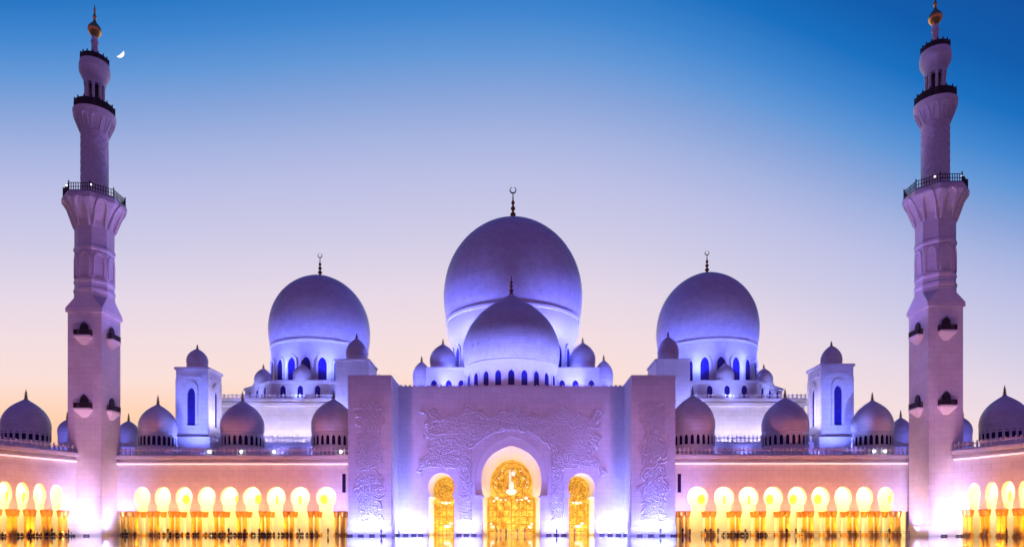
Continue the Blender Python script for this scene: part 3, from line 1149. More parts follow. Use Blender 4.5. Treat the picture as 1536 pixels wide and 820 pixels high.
# ------------------------------------------------------------------ minarets
def minaret():
    root = empty('minaret', (0, 0, 0))
    A2 = 3.62

    def fz(py):
        # rows were read off the near rims, which stand in front of the axis
        d = 0.026 * (HZ - py) * min(1.0, max(0.0, (py - 50) / 45.0))
        return EYE + (HZ - py - d) * 153.6 / F

    sh = MB()
    sh.box(-A2, A2, -A2, A2, 0, fz(467))
    sho = sh.build('square_shaft', M_MARBLE, root)
    pl_ = MB()
    q = A2 + .2
    pl_.add([(x, y, z) for z in (0, 2.0) for x, y in ((-q, -q), (q, -q), (q, q), (-q, q), (-q + .197, -q + .197), (q - .197, -q + .197), (q - .197, q - .197), (-q + .197, q - .197))],
            [(k, (k + 1) % 4, 8 + (k + 1) % 4, 8 + k) for k in range(4)] + [(8 + k, 8 + (k + 1) % 4, 12 + (k + 1) % 4, 12 + k) for k in range(4)])
    pl_.build('plinth', M_PLAIN, sho)
    # corner squinches from square to octagon
    b = A2 * math.tan(R(22.5))
    oct_ = [(A2, b), (b, A2), (-b, A2), (-A2, b), (-A2, -b), (-b, -A2), (b, -A2), (A2, -b)]
    sq = [(A2, A2 - .01), (A2 - .01, A2), (-A2 + .01, A2), (-A2, A2 - .01), (-A2, -A2 + .01), (-A2 + .01, -A2), (A2 - .01, -A2), (A2, -A2 + .01)]
    o = MB()
    K = 1.09
    rings = [[(x * K, y * K, fz(467) + .003) for x, y in sq], [(x * K, y * K, fz(461)) for x, y in sq], [(x, y, fz(441)) for x, y in oct_], [(x, y, fz(436)) for x, y in oct_]]
    vs = [p for r in rings for p in r]
    fs = [(j * 8 + k, j * 8 + (k + 1) % 8, (j + 1) * 8 + (k + 1) % 8, (j + 1) * 8 + k) for j in range(3) for k in range(8)]
    fs += [list(range(7, -1, -1)), list(range(24, 32))]
    o.add(vs, fs)
    o.build('squinch_stage', M_MARBLE, root)
    C8 = 1 / math.cos(R(22.5))
    o = MB()
    r8 = 3.55 * C8
    pr = [(r8, fz(436) + .003), (r8 * 1.05, fz(433)), (r8 * 1.05, fz(429)), (r8, fz(427)), (r8, fz(421)), (r8 * 1.04, fz(419)), (r8 * 1.04, fz(416)), (r8, fz(414)),
          (r8, fz(372)), (r8 * 1.05, fz(370)), (r8 * 1.05, fz(366)), (r8, fz(364)), (r8, fz(336)), (r8 * 1.05, fz(326)), (r8 * 1.2, fz(318)), (r8 * 1.42, fz(308)),
          (r8 * 1.62, fz(300)), (r8 * 1.63, fz(293)), (r8 * 1.58, fz(291))]
    o.lathe(pr, 8, phase=R(22.5))
    oo = o.build('octagon_shaft', M_MARBLE, root)
    # tall blind panels framed on each face, and arched frames climbing the corbel
    fr = MB()
    fa = MB()
    op, ip = pointed(2.35, fz(374) - fz(413)), pointed(1.75, (fz(374) - fz(413)) * 0.93)
    arc_o = [(-1.25, 0.0), (-1.25, 3.6), (-1.1, 4.6), (-.7, 5.3), (0, 5.7), (.7, 5.3), (1.1, 4.6), (1.25, 3.6), (1.25, 0)]
    arc_i = [(-.95, 0.0), (-.95, 3.5), (-.83, 4.3), (-.5, 4.85), (0, 5.15), (.5, 4.85), (.83, 4.3), (.95, 3.5), (.95, 0)]

    def lean(z):                                # how far the corbel face stands out at height z above row 336
        zz = fz(336) + z
        tab = [(fz(336), 1.0), (fz(326), 1.05), (fz(318), 1.2), (fz(308), 1.42), (fz(300), 1.62)]
        for (z0, a), (z1, c) in zip(tab[:-1], tab[1:]):
            if z0 <= zz <= z1:
                return 3.55 * (a + (c - a) * (zz - z0) / (z1 - z0))
        return 3.55 if zz < tab[0][0] else 3.55 * 1.62

    for k in range(8):
        a = R(45 * k)
        ca, sa = math.cos(a), math.sin(a)
        f1 = lambda s, d, z: (ca * (3.55 + d) - sa * s, sa * (3.55 + d) + ca * s, fz(413) + z)
        fr.band(op + op[:1], ip + ip[:1], f1, -0.05, 0.2)
        f2 = lambda s, d, z: (ca * (lean(z) + d) - sa * s, sa * (lean(z) + d) + ca * s, fz(336) + z)
        fa.band(arc_o, arc_i, f2, -0.3, 0.34)
    fr.build('blind_panel', M_PLAIN, oo)
    fa.build('corbel_arches', M_PLAIN, oo)

    def gallery(z0, z1, r, n, ph):
        g_ = MB()
        g_.lathe([(r * 0.9, z0), (r, z0), (r, z0 + .12), (r * .9, z0 + .12)], n, phase=ph, cap=False)
        for zz in (z0 + (z1 - z0) * 0.5, z1 - 0.12):
            ring_ = [(r * .97 * math.cos(ph + 2 * PI * k / n), r * .97 * math.sin(ph + 2 * PI * k / n), zz) for k in range(n + 1)]
            g_.tube(ring_, 0.075, 5)
        m = n * 9
        for k in range(m):
            a = ph + 2 * PI * (k // 9) / n
            a2 = ph + 2 * PI * (k // 9 + 1) / n
            t_ = (k % 9) / 9
            x_, y_ = r * .97 * (math.cos(a) * (1 - t_) + math.cos(a2) * t_), r * .97 * (math.sin(a) * (1 - t_) + math.sin(a2) * t_)
            hh = z1 + (0.35 if k % 9 == 0 else -0.05)
            w_ = 0.13 if k % 9 == 0 else 0.085
            g_.tube([(x_, y_, z0), (x_, y_, hh)], w_, 5)
        return g_

    go = gallery(fz(291), fz(278), r8 * 1.58, 8, R(22.5)).build('balcony_railing', M_BRONZE, root)
    lm = MB()
    lm.lathe([(0.02, -.2), (.14, -.12), (.2, 0), (.14, .12), (.02, .2)], 8)
    lme = lm.mesh('balcony_lamp', M_LAMP, True)
    for a in (-122, -66):
        inst('balcony_lamp', lme, go, (r8 * 1.5 * math.cos(R(a)), r8 * 1.5 * math.sin(R(a)), fz(281)))
    dk = MB()
    dk.lathe([(2.75, fz(291) + .003), (r8 * 1.55, fz(291) + .003), (r8 * 1.55, fz(289)), (2.75, fz(289))], 8, phase=R(22.5), cap=False)
    dk.build('balcony_floor', M_PLAIN, root)
    rc = 2.62
    o = MB()
    o.lathe([(rc, fz(290)), (rc * 1.04, fz(286)), (rc, fz(282)), (rc, fz(192)), (rc * 1.05, fz(190)), (rc * 1.05, fz(187)), (rc * 1.02, fz(185)), (rc * 1.18, fz(177)),
             (rc * 1.42, fz(168)), (rc * 1.58, fz(161)), (rc * 1.6, fz(156)), (rc * 1.5, fz(155))], 32)
    cyo = o.build('round_shaft', M_MARBLE, root, True)
    # raised lozenge net on the round shaft
    nz = MB()
    for k in range(10):
        for sg in (-1, 1):
            pts = []
            for j in range(41):
                t_ = j / 40
                a = 2 * PI * k / 10 + sg * t_ * PI * 1.4
                pts.append(((rc + .02) * math.cos(a), (rc + .02) * math.sin(a), fz(281) + (fz(194) - fz(281)) * t_))
            nz.tube(pts, 0.07, 4)
    nz.build('lozenge_net', M_PLAIN, cyo)
    fr = MB()
    for k in range(12):
        a = 2 * PI * k / 12
        ca, sa = math.cos(a), math.sin(a)
        tabl = lambda z: rc * (1.0 + 0.58 * min(1, max(0, z / (fz(161) - fz(188)))))
        f2 = lambda s, d, z: (ca * (tabl(z) + d) - sa * s, sa * (tabl(z) + d) + ca * s, fz(188) + z)
        fr.band([(x * .5, z * .6) for x, z in arc_o], [(x * .5, z * .6) for x, z in arc_i], f2, -0.2, 0.14)
    fr.build('corbel_arches', M_PLAIN, cyo)
    gallery(fz(155), fz(143), rc * 1.52, 16, 0).build('upper_railing', M_BRONZE, root)
    # open lantern
    rl = 1.72
    o = MB()
    o.lathe([(0.95, fz(155) + .01), (0.95, fz(112))], 16)
    o.lathe([(rl * 1.2, fz(155) + .02), (rl * 1.2, fz(152)), (rl * 1.05, fz(151))], 24)
    o.build('lantern_core', M_BRONZE, root, True)
    cm = MB()
    cm.lathe([(0.4, 0), (0.4, .4), (.3, .5), (.28, fz(112) - fz(151) - .6), (.42, fz(112) - fz(151))], 8)
    cme = cm.mesh('lantern_column', M_MARBLE, True)
    for k in range(8):
        a = R(22.5 + 45 * k)
        inst('lantern_column', cme, root, (rl * math.cos(a), rl * math.sin(a), fz(151)))
    o = MB()
    o.lathe([(rl * 1.2, fz(112) + .003), (rl * 1.22, fz(108)), (rl * 1.45, fz(102)), (rl * 1.72, fz(95)), (rl * 1.76, fz(88)), (rl * 1.66, fz(83))], 24)
    o.build('lantern_crown', M_MARBLE, root, True)
    gallery(fz(83), fz(77), rl * 1.62, 16, 0).build('crown_railing', M_BRONZE, root)
    o = MB()
    o.lathe([(1.15, fz(83) + .003), (1.05, fz(78)), (0.68, fz(72)), (0.62, fz(62)), (0.8, fz(60)), (0.62, fz(57)), (0.58, fz(54))], 16)
    o.build('spire_neck', M_MARBLE, root, True)
    o = MB()
    pr = [(.5, fz(55)), (0.8, fz(53)), (1.3, fz(49)), (1.38, fz(45)), (1.2, fz(41)), (.75, fz(37)), (.4, fz(34)), (.22, fz(30)), (.38, fz(27)), (.4, fz(25)), (.2, fz(22)),
          (.16, fz(18)), (.26, fz(16)), (.14, fz(13)), (.08, fz(8))]
    o.lathe(pr, 16)
    o.build('golden_finial', M_GOLD, root, True)
    # little balconies on the square shaft: corbel, bronze railing, dark arched door
    co = MB()
    vs = [(-1.75, 0, 0), (1.75, 0, 0), (1.75, -1.2, 0), (-1.75, -1.2, 0), (-1.75, 0, -.35), (1.75, 0, -.35), (1.75, -1.2, -.35), (-1.75, -1.2, -.35),
          (-.5, 0, -1.9), (.5, 0, -1.9), (.5, -.15, -1.9), (-.5, -.15, -1.9)]
    co.add(vs, [(0, 1, 2, 3), (0, 4, 5, 1), (1, 5, 6, 2), (2, 6, 7, 3), (3, 7, 4, 0), (4, 8, 9, 5), (5, 9, 10, 6), (6, 10, 11, 7), (7, 11, 8, 4), (11, 10, 9, 8)])
    rl_ = MB()
    rl_.box(-1.7, 1.7, -1.16, -1.06, 0.003, .25)
    rl_.box(-1.7, 1.7, -1.18, -1.04, .95, 1.12)
    for sx_ in (-1.7, 1.6):
        rl_.box(sx_, sx_ + .1, -1.05, -.01, .003, .25)
        rl_.box(sx_, sx_ + .1, -1.05, -.01, .95, 1.12)
    for k in range(12):
        x_ = -1.65 + 3.3 * k / 11
        rl_.box(x_ - .09, x_ + .09, -1.15, -1.07, .25, .95)
    for k in range(4):
        for sx_ in (-1.69, 1.61):
            rl_.box(sx_, sx_ + .08, -.95 + k * .27, -.85 + k * .27, .25, .95)
    dr = MB()
    dr.plate([(x, z + .01) for x, z in pointed(1.7, 2.9, .5)], lambda s, d, z: (s, d, z), -0.32, -0.003)
    cme, rme, dme = co.mesh('small_balcony', M_PLAIN), rl_.mesh('railing', M_BRONZE), dr.mesh('balcony_door', M_BRONZE)
    for zz in (fz(503), fz(612)):
        for k in range(4):
            a = R(90 * k)
            c = inst('small_balcony', cme, sho, (A2 * math.sin(a), -A2 * math.cos(a), zz), a)
            inst('railing', rme, c)
            inst('balcony_door', dme, c)
    return root


ml = minaret()
YM = 153.6
ml.location = ((142 - 768) * YM / F, YM, 0)
tag(ml, 'slender white marble minaret left of the portal, with the crescent moon beside its top', 'minaret', 'minarets at the courtyard corners')
mr_ = copy_tree(ml)
YM2 = 150.2
mr_.location = ((1403 - 768) * YM2 / F, YM2, 0)
tag(mr_, 'slender white marble minaret right of the portal, against deep blue sky', 'minaret', 'minarets at the courtyard corners')
mr_.scale = (1, 1, 1.002)
for x, y, nm in ((ml.location.x, YM, 'left'), (mr_.location.x, YM2, 'right')):
    sg = 1 if x < 0 else -1
    for k in (0.4, 3.4):
        flood(x + sg * k, y - 8.6, f'dark floodlight at the foot of the {nm} minaret, ' + ('nearer the portal' if k > 1 else 'farther from the portal'), (x + sg * (k - 1.5), y - 3.6, 4.5), 2300, (0.62, 0.56, 1.0), 105)
    for k in (-1, 1):
        spot((x + sg * 9.5, y - 3.4 + k * 0.3, 0.4), (x + sg * 3.6, y - 2.0, 6), (0.66, 0.54, 1.0), 2400, 90)
    for k in (0.2, 2.2):
        spot((x + sg * k, y - 9, 0.3), (x + sg * (k - 1.2), y - 3.6, 15), (0.9, 0.45, 0.75), 4200, 46)
    # violet flood on the galleries from the arcade roof, then a rose fill
    spot((x + sg * 26, y + 2, 20), (x, y, 72), (0.34, 0.20, 1.0), 52000, 40, radius=.4)
    spot((x + sg * 22, y - 34, 2), (x, y, 40), (0.85, 0.36, 0.85), 30000, 42, radius=.4)  # fill spot in the open courtyard, added to lift the lower shaft

# ------------------------------------------------------------------ prayer hall with its great domes
hall = empty('prayer_hall', (0, 183, 0))
tag(hall, 'vast domed prayer hall lit blue and violet, rising behind the entrance portal', 'mosque')
h = MB()
HX0, HX1 = P(331, 0, 184).x, P(1207, 0, 184).x
ZH = P(0, 602, 184).z
h.box(HX0, HX1, 184, 232, 0, ZH)
hb = h.build('hall_wall', M_MARBLE, hall)
c = MB()
c.box(HX0 - .4, HX1 + .4, 183.2, 183.997, ZH - 1.2, ZH - 0.4)
c.box(HX0 - .6, HX1 + .6, 182.8, 232.5, ZH + .003, ZH + .6)
c.build('hall_cornice', M_PLAIN, hb)
b = MB()
balustrade(b, [(HX0, 183.2), (HX1, 183.2)], ZH + .603, 1.3, 1.1)
b.build('hall_balustrade', M_PLAIN, hb)
TX0, TX1 = P(238, 0, 169).x, P(1300, 0, 169).x
ZT = P(0, 664, 169).z
for x0, x1 in ((TX0, XL0 + 5), (XR1 - 5, TX1)):
    t = MB()
    t.box(x0, x1, 169, 183.9, 0, ZT)
    tt = t.build('terrace', M_MARBLE, hall)
    b = MB()
    balustrade(b, [(x0 + .3, 169.4), (x1 - .3, 169.4)], ZT + .003, 1.9, 1.0)
    b.build('terrace_balustrade', M_PLAIN, tt)

# main dome
YMN = 205.0
XM = P(769.5, 0, YMN).x
o = MB()
ZP = 43.2
o.lathe([(24.6, 33), (24.6, ZP - 1.2), (25.1, ZP - 1.0), (25.1, ZP - .2), (24.4, ZP)], 8, (XM, YMN, 0), R(22.5))
w_o, w_i = pointed(2.3, 3.9), pointed(1.5, 3.2)


def podium_windows(mb, c, r, n_face, zb, spread, ang_list):
    """arched frames on the flat faces of an octagonal podium; returns window places"""
    out = []
    ap = r * math.cos(R(22.5))
    for a in ang_list:
        ca, sa = math.cos(R(a)), math.sin(R(a))
        for k in range(n_face):
            s0 = (k - (n_face - 1) / 2) * spread
            f = lambda s, d, z: (c[0] + ca * (ap + d) - sa * (s + s0), c[1] + sa * (ap + d) + ca * (s + s0), zb + z)
            mb.band(w_o + w_o[:1], w_i + w_i[:1], f, -.2, .16)
            out.append(((c[0] + ca * ap - sa * s0, c[1] + sa * ap + ca * s0, zb), R(a)))
    return out


places = podium_windows(o, (XM, YMN), 24.6, 3, 37.2, 5.2, (-90, -45, -135, 0, 180))
po = o.build('dome_podium', M_PLAIN, hall)
p = MB()
p.plate(pointed(1.52, 3.22), lambda s, d, z: (d, s, z), -.2, .05)
wme = p.mesh('window', M_BLUEGLASS)
for l_, a in places:
    inst('window', wme, po, Vector(l_) - hall.location, a)
add_dome(hall, (XM, YMN), 103.0 * YMN / F, 61.4, P(0, 330, YMN).z, 9.6, ZP, 0.88, DOME, 64, 24, (2.2, 7.0, 2.0), label='largest dome, behind the pointed front dome')
# front dome over the vestibule
YF = 176.0
XF = P(767, 0, YF).x
add_dome(hall, (XF, YF), 72.5 * YF / F, 41.4, P(0, 441, YF).z, 5.6, ZW - .3, 0.97, OGEE, 56, 24, (1.5, 3.6, 1.7), flare=False, label='pointed dome just above the portal wall', moon=False)
zf_ = P(0, 553, 176).z
# small domes round the main podium
for px, Y, pr_, pb, pt, pf in ((664.5, 182, 19.8, 548, 515, 508), (874, 182, 19.2, 547, 513, 506), (632.5, 178, 13.2, 571, 541, 534), (905.5, 178, 14, 571, 539, 532)):
    zb, zt = P(px, pb, Y).z, P(px, pt, Y).z
    x_ = P(px, 0, Y).x
    add_dome(hall, (x_, Y), pr_ * Y / F, zb, zt, (pt - pf) * Y / F * 1.3, zf_ + .2 if Y > 180 else 34.5, 0.96, OGEE, 32, 0, flare=False, moon=False)
# stepped podium carrying the small domes
zf_ = P(0, 553, 176).z
for px0, px1, wins in ((639, 700, (651, 673, 692)), (835, 899, (843, 863, 887))):
    o = MB()
    x0, x1 = P(px0, 0, 176).x, P(px1, 0, 176).x
    o.box(x0, x1, 176, 190, 34.6, zf_)
    o.box(x0 - .2, x1 + .2, 175.8, 190.2, zf_ + .003, zf_ + .4)
    for q in wins:
        s0 = P(q, 0, 176).x
        o.band(w_o + w_o[:1], w_i + w_i[:1], lambda s, d, z: (s + s0, 176 - d, z + 35.6), -.2, .16)
    po = o.build('dome_podium', M_PLAIN, hall)
    for q in wins:
        inst('window', wme, po, Vector((P(q, 0, 176).x, 176, 35.6)) - hall.location, R(-90))
# flat wing roof under the outer small domes
o = MB()
o.box(P(618, 0, 172).x, P(918, 0, 172).x, 175, 200, 24, 34.6)
o.build('vestibule_block', M_PLAIN, hall)


def side_dome_group(px, sgn, rad_px, pt):
    Y = 205.0
    X = P(px, 0, Y).x
    o = MB()
    zp = 41.0
    o.lathe([(20.5, 30), (20.5, zp - .9), (20.9, zp - .7), (20.9, zp - .15), (20.3, zp)], 8, (X, Y, 0), R(22.5))
    pl2 = podium_windows(o, (X, Y), 20.5, 3, zp - 4.7, 4.6, (-90, -45, -135, 0, 180))
    po = o.build('dome_podium', M_PLAIN, hall)
    for l_, a in pl2:
        inst('window', wme, po, Vector(l_) - hall.location, a)
    add_dome(hall, (X, Y), rad_px * Y / F, 53.4, P(0, pt, Y).z, 6.6, zp, 0.945, DOME, 56, 20, (2.3, 6.4, 1.1), label=f'great dome {"left" if sgn < 0 else "right"} of the portal')
    for a in (-90, -135, -45, 180, 0):
        rr = 17.3
        x_, y_ = X + rr * math.cos(R(a)), Y + rr * math.sin(R(a))
        add_dome(hall, (x_, y_), 2.45, zp + .35, zp + 4.7, 1.3, zp - 1, 0.97, OGEE, 28, 0, flare=False, moon=False)
    return X, Y


SL = side_dome_group(480, -1, 73.5, 414)
SR = side_dome_group(1060.5, 1, 74.5, 410)


# roof pavilions beside the pylons
def pavilion(px0, px1, pdome, pr_, pb, pt, label, group):
    Y = 175.0
    x0, x1 = P(px0, 0, Y).x, P(px1, 0, Y).x
    root = empty('roof_pavilion', ((x0 + x1) / 2, Y, 0))
    tag(root, label, 'pavilion', group)
    zt = P(0, 541, Y).z
    o = MB()
    o.box(x0, x1, Y, Y + 10.5, 20, zt)
    w = o.build('pavilion_wall', M_MARBLE, root)
    o = MB()
    o.box(x0 - .25, x1 + .25, Y - .25, Y + 10.7, zt + .003, zt + .5)
    o.build('pavilion_cornice', M_PLAIN, root)
    Yd = Y + 5.0
    add_dome(root, (P(pdome, 0, Yd).x, Yd), pr_ * Yd / F, P(0, pb, Yd).z, P(0, pt, Yd).z, 1.6, zt, 0.96, OGEE, 32, 0, flare=False, moon=False)
    return root


pavilion(503, 553, 535, 15.8, 535, 507, 'square roof block with a small dome showing above the left pylon', 'roof blocks beside the portal')
pavilion(984, 1035, 1002, 15.8, 534, 504, 'square roof block with a small dome showing above the right pylon', 'roof blocks beside the portal')


# ------------------------------------------------------------------ clock towers
def clock_tower(px0, px1, pdome, label, top):
    Y = 167.0
    x0, x1 = P(px0, 0, Y).x, P(px1, 0, Y).x
    w = x1 - x0
    root = empty('square_tower', ((x0 + x1) / 2, Y, 0))
    tag(root, label, 'tower', 'square towers beside the hall')
    zt = P(0, top, Y).z
    zf = P(0, 655, Y).z
    o = MB()
    o.box(x0, x1, Y, Y + w, zf, zt)
    # raised frame with an arched niche on each visible face
    hh = zt - zf
    out_ = pointed(w * .40, hh * .66, .78)
    inn_ = pointed(w * .25, hh * .56, .78)
    cx_, cy_ = (x0 + x1) / 2, Y + w / 2
    faces = ((0, -1), (1, 0), (-1, 0))
    for nx, ny in faces:
        f = lambda s, d, z: (cx_ + nx * (w / 2 + d) - ny * s, cy_ + ny * (w / 2 + d) + nx * s, zf + hh * .17 + z)
        o.band(out_ + out_[:1], inn_ + inn_[:1], f, -.2, .45)
        f3 = lambda s, d, z: (cx_ + nx * (w / 2 + d) - ny * s, cy_ + ny * (w / 2 + d) + nx * s, zf + z)
        for s0 in (-1, 1):
            o.plate([(s0 * w * .5 - w * .07 * (s0 > 0) * 1.0, 0.02), (s0 * w * .5 + w * .07 * (s0 < 0), 0.02), (s0 * w * .5 + w * .07 * (s0 < 0), hh * .86), (s0 * w * .5 - w * .07 * (s0 > 0), hh * .86)], f3, -.1, .12)
        o.plate([(-w * .3, hh * .87), (w * .3, hh * .87), (w * .3, hh * .91), (-w * .3, hh * .91)], f3, -.1, .25)
    wl_ = o.build('tower_wall', M_MARBLE, root)
    for nx, ny in faces:
        p = MB()
        f = lambda s, d, z: (cx_ + nx * (w / 2 + d) - ny * s, cy_ + ny * (w / 2 + d) + nx * s, zf + hh * .17 + z)
        p.plate([(s * 1.02, z * 1.01) for s, z in inn_], f, -.1, .06)
        p.build('niche_window', M_BLUEGLASS, wl_)
    o = MB()
    o.box(x0 - .8, x1 + .8, Y - .8, Y + w + .8, 17.5, zf)
    o.build('tower_base', M_PLAIN, root)
    o = MB()
    o.box(x0 - .3, x1 + .3, Y - .3, Y + w + .3, zt + .003, zt + .6)
    o.build('tower_cornice', M_PLAIN, root)
    Yd = Y + w / 2
    add_dome(root, (P(pdome, 0, Yd).x, Yd), 15.3 * Yd / F, P(0, 547, Yd).z, P(0, top - 32, Yd).z, 1.2, zt + .5, 0.97, OGEE, 32, 0, flare=False, moon=False)
    return x0, x1, Y, w


CT1 = clock_tower(264, 312, 296, 'pale blue square tower with arched niche and small dome, near the left minaret', 554)
CT2 = clock_tower(1232, 1280, 1247, 'pale blue square tower with arched niche and small dome, near the right minaret', 549)


# ------------------------------------------------------------------ low domed wings beyond the minarets
def wing(label, pxs, Y):
    x0, x1 = P(min(p[0] for p in pxs) - 22, 0, Y).x, P(max(p[0] for p in pxs) + 22, 0, Y).x
    root = empty('domed_wing', ((x0 + x1) / 2, Y, 0))
    tag(root, label, 'building', 'low domed wings behind the minarets')
    o = MB()
    zt = P(0, 672, Y).z
    o.box(x0, x1, Y - 4, Y + 8, 0, zt)
    o.build('wing_wall', M_MARBLE, root)
    for px, rp, pt in pxs:
        add_dome(root, (P(px, 0, Y).x, Y), rp * Y / F, P(0, 652, Y).z, P(0, pt, Y).z, 2.4, zt, .95, OGEE, 32, 0, flare=False, moon=False)
    return x0, x1, Y, zt


W1 = wing('low blue lit wing with small domes showing either side of the left minaret', ((101, 13, 628), (193, 14, 630)), 192)
W2 = wing('low blue lit wing with small domes showing either side of the right minaret', ((1351, 14.5, 625), (1444, 13, 625)), 192)

# ------------------------------------------------------------------ blue and violet floodlighting of roofs and domes
def ring_lights(c, r, z, tr, tz, n, power, color, a0=-170, a1=-10, size=100, angles=None):
    for a in angles or [a0 + (a1 - a0) * k / (n - 1) for k in range(n)]:
        a = R(a)
        spot((c[0] + r * math.cos(a), c[1] + r * math.sin(a), z), (c[0] + tr * math.cos(a), c[1] + tr * math.sin(a), tz), color, power, size, radius=.25)


ring_lights((XM, YMN), 27.5, 43.6, 19.0, 64, 8, 46000, (0.14, 0.15, 1.0), angles=(-178, -150, -30, -2))
ring_lights((XM, YMN), 22.5, 43.7, 19.0, 70, 2, 56000, (0.17, 0.17, 1.0), angles=(-118, -62))
ring_lights((XM, YMN), 23, 43.6, 18, 52, 7, 1300, (0.1, 0.16, 1.0))
ring_lights((XF, YF), 18.5, 34.4, 11.8, 46, 6, 13000, (0.19, 0.21, 1.0))
for S in (SL, SR):
    ring_lights(S, 18.0, 41.4, 13.6, 60, 5, 20000, (0.12, 0.15, 1.0), angles=(-158, -113, -67, -22))
    ring_lights(S, 17.6, 41.3, 13.5, 47, 5, 2000, (0.14, 0.2, 1.0), angles=(-160, -115, -65, -20))
    ring_lights(S, 25, 35.9, 19, 40, 5, 3000, (0.25, 0.3, 1.0))
for x0, x1 in ((HX0, XL0 - 1), (XR1 + 1, HX1)):
    for k in range(5):
        x = x0 + (x1 - x0) * (k + .5) / 5
        spot((x, 178.5, ZT + .4), (x, 184, ZT + 8), (0.7, 0.62, 1.0), 4000, 130)
for x0, x1 in ((TX0, XL0), (XR1, TX1)):
    for k in range(6):
        x = x0 + (x1 - x0) * (k + .5) / 6
        spot((x, 166.5, 19.0), (x, 169, 22), (.2, .22, 1.0), 900, 140)
for x0, x1, Y, w in (CT1, CT2):
    sg = 1 if x0 < 0 else -1
    cx_ = (x0 + x1) / 2
    for k in (1.2, 4.0):
        spot((cx_ + sg * k, Y - 6.2, 18.2), (cx_ + sg * (k - 1.5), Y, 32), (.14, .18, 1.0), 9000, 90)
    spot((cx_ + sg * 6, 122, 0.6), (cx_ + sg * .5, Y, 32), (.21, .26, 1.0), 160000, 15)
    spot((cx_ + sg * (w / 2 + 6), Y + 1, 24), (cx_ + sg * w / 2, Y + 3, 33), (.6, .55, 1.0), 9000, 100)
for x0, x1, Y, zt in (W1, W2):
    for k in range(3):
        x = x0 + (x1 - x0) * (k + .5) / 3
        spot((x, Y - 10, 18.5), (x, Y, 29), (.12, .16, 1.0), 3200, 110)
for sg, x0, x1 in ((-1, P(503, 0, 175).x, P(553, 0, 175).x), (1, P(984, 0, 175).x, P(1035, 0, 175).x)):
    xo = x0 if sg < 0 else x1
    spot((xo + sg * 2, 170.5, 24), (xo - sg * 3, 175, 37), (.28, .30, 1.0), 24000, 110)
    xi = x1 if sg < 0 else x0
    spot((xi - sg * 5, 178, 34.5), (xi, 179, 39), C_BLUE, 1500, 120)
# blue lamps on the arcade roofs between the domes
for px in (300, 432, 505):
    spot((P(px, 0, 165).x, 165.6, 18), (P(px, 0, 165).x + 2, 162, 26), (.2, .2, 1.0), 500, 150)
for px in (1030, 1106, 1240):
    spot((P(px, 0, 165).x, 165.6, 18), (P(px, 0, 165).x - 2, 162, 26), (.2, .2, 1.0), 500, 150)
for sg in (-1, 1):
    for dx in (14, 18.5, 23):
        spot((sg * dx, 165.5, 34.1), (sg * dx, 177, 42), (.20, .24, 1.0), 2400, 100)
    spot((sg * 14.5, 177.2, zf_ + .6), (sg * 17.5, 181, zf_ + 3), (.10, .13, 1.0), 900, 120)
    spot((sg * 25.5, 170, 34.9), (sg * 21, 179, 41), (.10, .14, 1.0), 3600, 100)
for S in (SL, SR):
    for dx in (-13, -2, 9):
        x_ = S[0] + dx * (1 if S[0] < 0 else -1)
        spot((x_, 171.5, ZT + .6), (x_, 188, 44.5), (.13, .17, 1.0), 12000, 36)
# white wash on portal roof edge
for px in (603, 933):
    spot((P(px, 0, 164).x, 163, 34.3), (P(px, 0, 164).x, 161, 36), C_COLD, 60, 150)


# ------------------------------------------------------------------ people in the courtyard
def skin_figure(name, joints, edges, head, cloth, skin, hair, zskirt=None):
    """one continuous body grown from a joint skeleton"""
    me = bpy.data.meshes.new(name)
    me.from_pydata([j[0] for j in joints], edges, [])
    ob = bpy.data.objects.new(name, me)
    COL.objects.link(ob)
    md = ob.modifiers.new('s', 'SKIN')
    lay = me.skin_vertices[0] if me.skin_vertices else None
    if lay is None:
        bm = bmesh.new()
        bm.from_mesh(me)
        bm.verts.layers.skin.verify()
        bm.to_mesh(me)
        bm.free()
        lay = me.skin_vertices[0]
    for i, j in enumerate(joints):
        lay.data[i].radius = (j[1], j[2] if len(j) > 2 else j[1])
    lay.data[0].use_root = True
    sb = ob.modifiers.new('d', 'SUBSURF')
    sb.levels = sb.render_levels = 1
    dg = bpy.context.evaluated_depsgraph_get()
    dg.update()
    res = bpy.data.meshes.new_from_object(ob.evaluated_get(dg))
    bpy.data.objects.remove(ob)
    bpy.data.meshes.remove(me)
    res.name = name
    res.materials.clear()
    for m in (cloth, skin, hair):
        res.materials.append(m)
    hx, hy, hz = head
    for p in res.polygons:
        c = p.center
        if c.z > hz - 0.17 and math.hypot(c.x - hx, c.y - hy) < 0.2:
            p.material_index = 2 if (c.z > hz + 0.03 or c.y > hy + 0.03) else 1
        else:
            p.material_index = 0
    res.shade_smooth()
    return res


